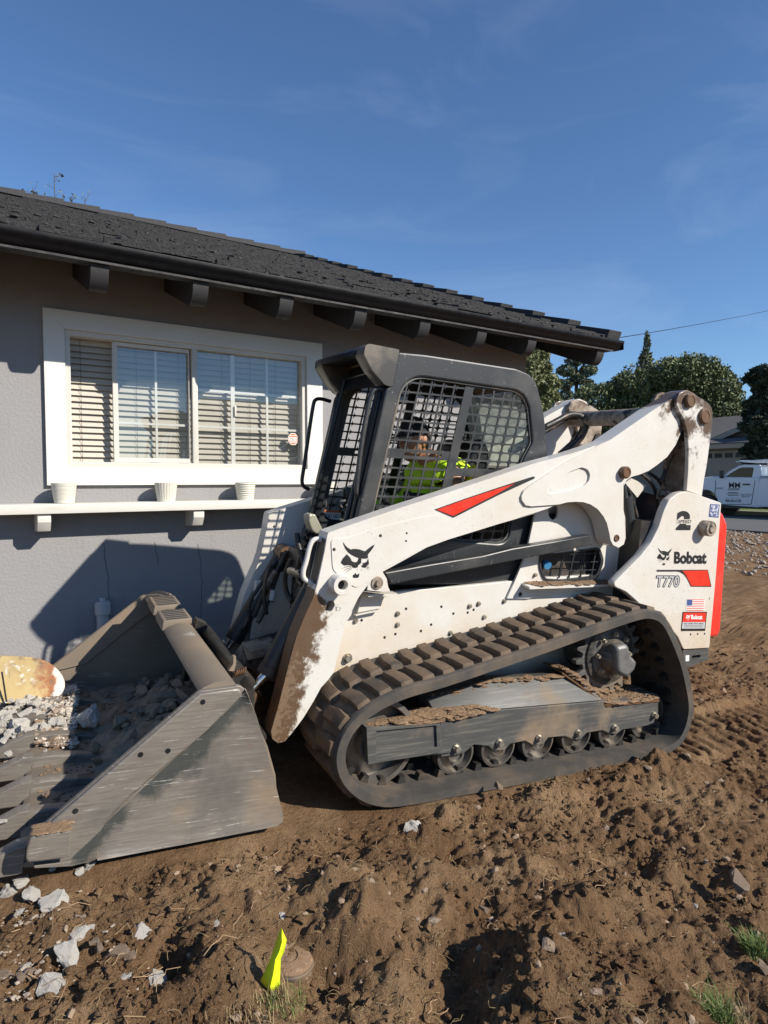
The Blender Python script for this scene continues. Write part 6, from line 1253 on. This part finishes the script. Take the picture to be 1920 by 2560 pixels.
# bare twigs above the roof
tw = thing('bare_tree', 'nearly bare twiggy branches showing above the tiled roof', 'tree', (2.2, 17.6, .1)); tb = MB().tube([(0, 0, -.3), (.05, 0, 3), (0, 0, 5.6)], lambda u: .09 * (1 - .7 * u), 7, 1); lv = MB()
for tx, ty in [(70, 405), (117, 375), (100, 440), (135, 425), (155, 425), (185, 430), (160, 445), (60, 410), (80, 425), (140, 445)]:
    tip = onwall('src', tx * 1.157, ty * 1.157, 17.6) - np.array([2.2, 17.6, .1]); mid = np.array([tip[0] * .6 + random.uniform(-.1, .1), 0, 5.6 + (tip[2] - 5.6) * .5]); P = [(0, 0, 5.2), tuple(mid), tuple(tip)]; tb.tube(P, lambda u: .022 * (1 - .75 * u), 5, 2)
    for k in range(7):
        u = random.uniform(.45, 1); q = mid + (tip - mid) * u; e = q + np.array([random.uniform(-.18, .18), random.uniform(-.1, .1), random.uniform(.02, .2)]); tb.tube([tuple(q), tuple(e)], .005, 4, 0)
        for _ in range(3): s = .03; c_ = e + rng.standard_normal(3) * .03; lv.add([c_ + rng.standard_normal(3) * s for _ in range(3)], [(0, 1, 2)])
tb.build('branches', BARK, tw, smooth=60); lv.build('leaves', LF[1], tw, smooth=0, kind='stuff')
# hill
hb_ = MB(); nh = 60
for i in range(nh):
    px = 1300 + i * 14; q = atdepth('src', px, 1199, 900.); h = zpx(1042 + 9 * math.sin(i * .35) + 5 * math.sin(i * .9) - 6 * (i > 40), 900.)
    hb_.v += [(q[0], q[1], -5), (q[0] + 60, q[1] + 90, h)]
hb_.f = [(2 * i, 2 * i + 2, 2 * i + 3, 2 * i + 1) for i in range(nh - 1)]; tag(hb_.build('hill', pmat('hazy_green_hill', (.17, .21, .17), .95, bump=0, var=.3, vscale=.05)), kind='structure')
# house across the street
gh = thing('garage_house', 'dark-roofed house with a panelled garage door across the street', 'house', (36, 19, ZFAR + .2)); GO = np.array([36, 19, ZFAR + .2])
def gbuild(b, name, mat, parent=gh, **kw): b.v = [tuple(np.array(v) - GO) for v in b.v]; return b.build(name, mat, parent, **kw)
GW = pmat('tan_siding', (.21, .185, .155), .85, bump=.1); GR = pmat('grey_shingle_roof', (.10, .095, .095), .9, bump=.6, bscale=5, var=.2, vscale=3); GD = pmat('beige_garage_door', (.27, .245, .21), .7, bump=.05); GT = pmat('tan_trim', (.33, .29, .24), .7, bump=.05)
gbuild(MB().box(36.02, 46, 12, 30, ZFAR, 3.3), 'wall', GW)
gbuild(MB().box(35.97, 36.02, 17.9, 23.2, ZFAR + .15, 3.12), 'garage_door', GD)
for i in range(9): y = 18.02 + i * .59; gbuild(MB().box(35.955, 35.972, y + .06, y + .50, 2.72, 2.98), 'door_window', BK)
for i in range(3): gbuild(MB().box(35.962, 35.971, 17.9, 23.2, .95 + i * .62, .965 + i * .62), 'door_groove', GT)
gbuild(MB().box(35.4, 35.46, 17.6, 30.5, 3.22, 3.46), 'fascia', GT)
gbuild(MB().hexa([(35.4, 17.6, 3.47), (35.4, 30.5, 3.47), (37.4, 30.5, 3.9), (37.4, 17.6, 3.9), (35.4, 17.6, 3.53), (35.4, 30.5, 3.53), (37.4, 30.5, 3.97), (37.4, 17.6, 3.97)]), 'porch_roof', GR)
gz_ = [(37.4, 21.2, 3.7), (37.4, 13.4, 3.7), (37.4, 17.0, 5.25)]
gbuild(MB().add(gz_ + [(40, v[1], v[2]) for v in gz_], [(0, 1, 2), (3, 5, 4), (0, 3, 4, 1)]), 'gable', GW)
for s0, s1 in ((gz_[0], gz_[2]), (gz_[2], gz_[1])):
    gbuild(MB().hexa([(36.9, s0[1], s0[2]), (36.9, s1[1], s1[2]), (46, s1[1], s1[2]), (46, s0[1], s0[2])] + [(36.9, s0[1], s0[2] + .16), (36.9, s1[1], s1[2] + .16), (46, s1[1], s1[2] + .16), (46, s0[1], s0[2] + .16)]), 'gable_roof', GR)
    gbuild(MB().hexa([(36.84, s0[1], s0[2] - .16), (36.84, s1[1], s1[2] - .16), (36.9, s1[1], s1[2] - .16), (36.9, s0[1], s0[2] - .16)] + [(36.84, s0[1], s0[2] + .12), (36.84, s1[1], s1[2] + .12), (36.9, s1[1], s1[2] + .12), (36.9, s0[1], s0[2] + .12)]), 'barge_board', GT)
gbuild(MB().hexa([(37.2, 18, 3.75), (37.2, 31, 3.75), (42, 31, 5.55), (42, 18, 5.55), (47, 18, 3.6), (47, 31, 3.6), (42.1, 31, 5.6), (42.1, 18, 5.6)]), 'main_roof', GR)
# service truck
tk = thing('service_truck', 'white service pickup with MM lettering parked across the street', 'truck', (25.2, 12.5, ZFAR + .05)); TO = np.array([25.2, 12.5, ZFAR + .05])
def tb_(b, name, mat, parent=tk, **kw): b.v = [tuple(np.array(v) - TO) for v in b.v]; return b.build(name, mat, parent, **kw)
XT = 24.2
def tp(pts): return [tuple(atx('p', x, y, XT)[[1, 2]]) for x, y in pts]
def tprism(pts, x0, x1, bev=0):                         # outline in (y,z)
    b = MB(); V, Fc = loops_mesh(pts, abs(x1 - x0), bev); xm = (x0 + x1) / 2; return b.add([(xm + v[2], v[0], v[1]) for v in V], Fc)
TWH = pmat('white_truck_paint', (.72, .73, .75), .25, bump=0, var=.02, coat=.3)
arch = [(atx('p', 235, 1340, XT)[1] + .50 * math.cos(a), .60 + .50 * math.sin(a)) for a in np.linspace(0, math.pi, 14)]
yw = arch[0][0] - .5
low_ = tp([(380, 1440), (960, 1485), (960, 1075), (930, 900)])
bodyp = [(yw + 1.35, .62), (yw + 1.40, 1.05), (yw + 1.36, 1.40), (yw + 1.2, 1.50)] + tp([(200, 1072), (330, 1056), (440, 1062), (980, 1075), (985, 1490), (385, 1445)]) 
bodyp = [(yw + 1.36, .55), (yw + 1.40, 1.05), (yw + 1.36, 1.38), (yw + 1.15, 1.50)] + tp([(200, 1072), (330, 1056), (440, 1062)]) + tp([(990, 1070), (990, 1490), (400, 1447)]) + [(yw - .5, .60)] + [(yw - .5 * math.cos(a), .60 + .5 * math.sin(a)) for a in np.linspace(0, math.pi, 12)][1:-1] + [(yw + .5, .60), (yw + .55, .5)]
tbo = tb_(tprism([bodyp], XT, XT + 2.0, .04), 'body', TWH, smooth=40)
gh_out = tp([(436, 1062), (560, 985), (690, 910), (760, 893), (960, 895), (1000, 925), (1005, 1072)]); wn_ = rnd(tp([(478, 1088), (580, 1010), (690, 945), (740, 932), (890, 930), (897, 950), (870, 1100), (480, 1098)]), .04)
tb_(tprism([gh_out, wn_[::-1]], XT + .06, XT + .14), 'cab_side', TWH); tb_(tprism([gh_out, wn_[::-1]], XT + 1.86, XT + 1.94), 'cab_side', TWH)
rfp = tp([(680, 915), (700, 905), (760, 893), (960, 895), (1000, 925), (1005, 1072), (995, 1072), (990, 935), (955, 907), (765, 905), (705, 917)]); tb_(tprism([rfp], XT + .14, XT + 1.86), 'cab_roof', TWH)
cg = MB(); wq = [wn_[i] for i in range(0, len(wn_), 2)]; cg.v = [(XT + .10, p[0], p[1]) for p in wq]; cg.f = [tuple(range(len(wq)))]; tb_(cg, 'side_window', MT['carglass'], smooth=0)
ws = tp([(436, 1062), (690, 910)]); cg = MB(); cg.v = [(XT + .14, *ws[0]), (XT + 1.86, *ws[0]), (XT + 1.86, *ws[1]), (XT + .14, *ws[1])]; cg.f = [(0, 1, 2, 3)]; tb_(cg, 'windscreen', MT['carglass'], smooth=0)
tb_(tprism([tp([(560, 1100), (620, 960), (700, 950), (720, 1100)])], XT + .9, XT + 1.4), 'seat', BK)
st_ = MB().tube([tuple([XT + .35 + .0 * k, atx('p', 660 + 45 * math.cos(a), 1070 + 40 * math.sin(a), XT)[1], atx('p', 660, 1070 + 40 * math.sin(a), XT)[2]]) for k, a in enumerate(np.linspace(0, 6.28, 14))], .02, 6, 1); tb_(st_, 'steering_wheel', BK)
mp_ = tp([(455, 975), (495, 975), (492, 1080), (455, 1082)]); tb_(tprism([mp_], XT - .12, XT + .02, .02), 'mirror', BK)
dg = tp([(378, 1112), (386, 1112), (372, 1400), (400, 1440), (860, 1438), (872, 1430), (925, 1110), (932, 1110), (880, 1438), (864, 1446), (396, 1448), (364, 1402)]); tb_(tprism([dg], XT - .003, XT + .001), 'door_seam', MT['rafter'])
tb_(tprism([rnd(tp([(758, 1156), (858, 1158), (858, 1178), (760, 1176)]), .02)], XT - .025, XT, .004), 'door_handle', BK)
svc = tp([(1000, 1055), (1010, 1040), (2300, 1020), (2300, 1500), (965, 1478), (970, 1420)]); so2 = tb_(tprism([svc], XT - .05, XT + 2.05, .03), 'service_body', TWH)
tb_(tprism([tp([(1005, 1050), (1500, 1040), (1500, 1075), (1003, 1083)])], XT - .065, XT - .05, .0), 'body_lip', pmat('grey_lip', (.35, .36, .38), .4, bump=0))
for k in range(3): tb_(tprism([tp([(1006 + k * 260, 1095), (1250 + k * 260, 1090), (1250 + k * 260, 1470), (985 + k * 264, 1462)])], XT - .060, XT - .05, .004), 'tool_locker', TWH)
tb_(tprism([tp([(620, 848), (1700, 770), (1700, 800), (625, 858)])], XT + .2, XT + .26), 'rack_rail', TWH); tb_(tprism([tp([(640, 830), (1300, 830), (1300, 852), (900, 872), (690, 858)])], XT + .35, XT + 1.5), 'rack_board', TWH)
for px in (1060, 1450): tb_(tprism([tp([(px, 850), (px + 22, 850), (px + 22, 1050), (px, 1050)])], XT + .2, XT + .28), 'rack_post', TWH)
for yy in (yw, yw - 3.75):
    w = MB().lathe([(.0, .0), (.20, .02), (.24, .06), (.25, .0), (.38, -.01), (.41, .03), (.41, .22), (.36, .26), (0, .26)], (XT + .12, yy, .41 + ZFAR - .0), (1, 0, 0), 28); tb_(w, 'wheel', MT['rubber'], smooth=30)
    w = MB().lathe([(.0, .0), (.41, .0), (.41, .22), (0, .22)], (XT + 1.68, yy, .41 + ZFAR), (1, 0, 0), 28); tb_(w, 'wheel', MT['rubber'], smooth=30)
tb_(MB().box(XT + .3, XT + 1.7, yw - 4.2, yw + 1.2, .42, .62), 'chassis', BK)
def ttext(s, x0, y0, x1, y1, bold=.0, mat='decalblack'):
    V, Fc = text_mesh(s, bold); lo, hi = V.min(0), V.max(0); b = MB(); b.add([(XT - .004, *atx('p', x0 + (v[0] - lo[0]) / (hi[0] - lo[0]) * (x1 - x0), y1 + (v[1] - lo[1]) / (hi[1] - lo[1]) * (y0 - y1), XT)[[1, 2]]) for v in V], Fc); tb_(b, 'lettering', MT[mat], smooth=0)
ttext('MM', 566, 1140, 720, 1215, .02); ttext('CONSTRUCTION', 722, 1298, 878, 1322); ttext('SERVICES', 742, 1328, 850, 1348)
for x0, x1, y0, y1 in [(556, 712, 1224, 1236), (532, 706, 1246, 1250), (556, 690, 1276, 1284), (532, 706, 1294, 1302), (552, 700, 1314, 1322), (516, 732, 1354, 1356), (385, 486, 1208, 1236)]: tb_(tprism([tp([(x0, y0), (x1, y0), (x1, y1), (x0, y1)])], XT - .004, XT + .001), 'print_line', MT['decalgrey' if x0 == 385 else 'decalblack'])
ttext('909-252-6120', 516, 1374, 732, 1412, .03)

# overhead wires
def wire_line(pts, r, label):
    P = [np.array(atdepth('src', x, y, d)) for x, y, d in pts]; q = P[0]; b = MB().tube([tuple(p - q) for p in P], r, 5, 2); o = b.build('power_line', MT['gutter']); o.location = tuple(q); tag(o, label, 'wire', 'overhead wires')
wire_line([(1500, 850, 13.), (1565, 842, 16.), (1740, 812, 24), (1930, 776, 34), (2300, 690, 50)], .010, 'single overhead wire running up from the end of the eave')
wire_line([(1600, 985, 75), (1820, 952, 66), (1935, 928, 60), (2300, 850, 50)], .014, 'upper of two thin parallel wires low above the cypress'.replace('upper', 'lower')); wire_line([(1600, 975, 75), (1820, 945, 66), (1935, 921, 60), (2300, 842, 50)], .011, 'upper of two thin parallel wires low above the cypress')
# neighbours on the far side of the yard (seen only as reflections in the window)
nb = thing('neighbour_house', 'plain low house facing the yard from over the road', 'house', (20, -16, ZFAR)); GO2 = np.array([20, -16, ZFAR])
def nbuild(b, name, mat, **kw): b.v = [tuple(np.array(v) - GO2) for v in b.v]; return b.build(name, mat, nb, **kw)
nbuild(MB().box(10, 30, -22, -14, ZFAR, 3.0), 'wall', GT); nbuild(MB().add([(9, -13, 2.9), (31, -13, 2.9), (31, -18, 5.0), (9, -18, 5.0), (9, -23, 2.9), (31, -23, 2.9)], [(0, 1, 2, 3), (3, 2, 5, 4), (0, 3, 4), (1, 5, 2), (0, 4, 5, 1)]), 'roof', GR)
for px_, py_, hh in ((27., -20., 10.), (29.5, -21., 12.)):
    pm = thing('palm_tree', 'tall fan palm seen in the window reflection', 'tree', (px_, py_, ZFAR), 'palms over the road'); MB().tube([(0, 0, -.2), (.1, 0, hh * .5), (0, 0, hh)], .18, 8).build('trunk', BARK, pm, smooth=60); fr_ = MB()
    for k in range(34):
        a = random.random() * 6.28; e = random.uniform(-.7, 1.1); l = random.uniform(1., 1.5); d = np.array([math.cos(a) * math.cos(e), math.sin(a) * math.cos(e), math.sin(e)]); n = np.cross(d, (0, 0, 1.)); n /= np.linalg.norm(n); c0 = np.array([0, 0, hh])
        fr_.add([c0, c0 + d * l * .6 + n * .25, c0 + d * l - np.array([0, 0, .3]), c0 + d * l * .6 - n * .25], [(0, 1, 2, 3)])
    fr_.build('fronds', LF[0], pm, smooth=0)
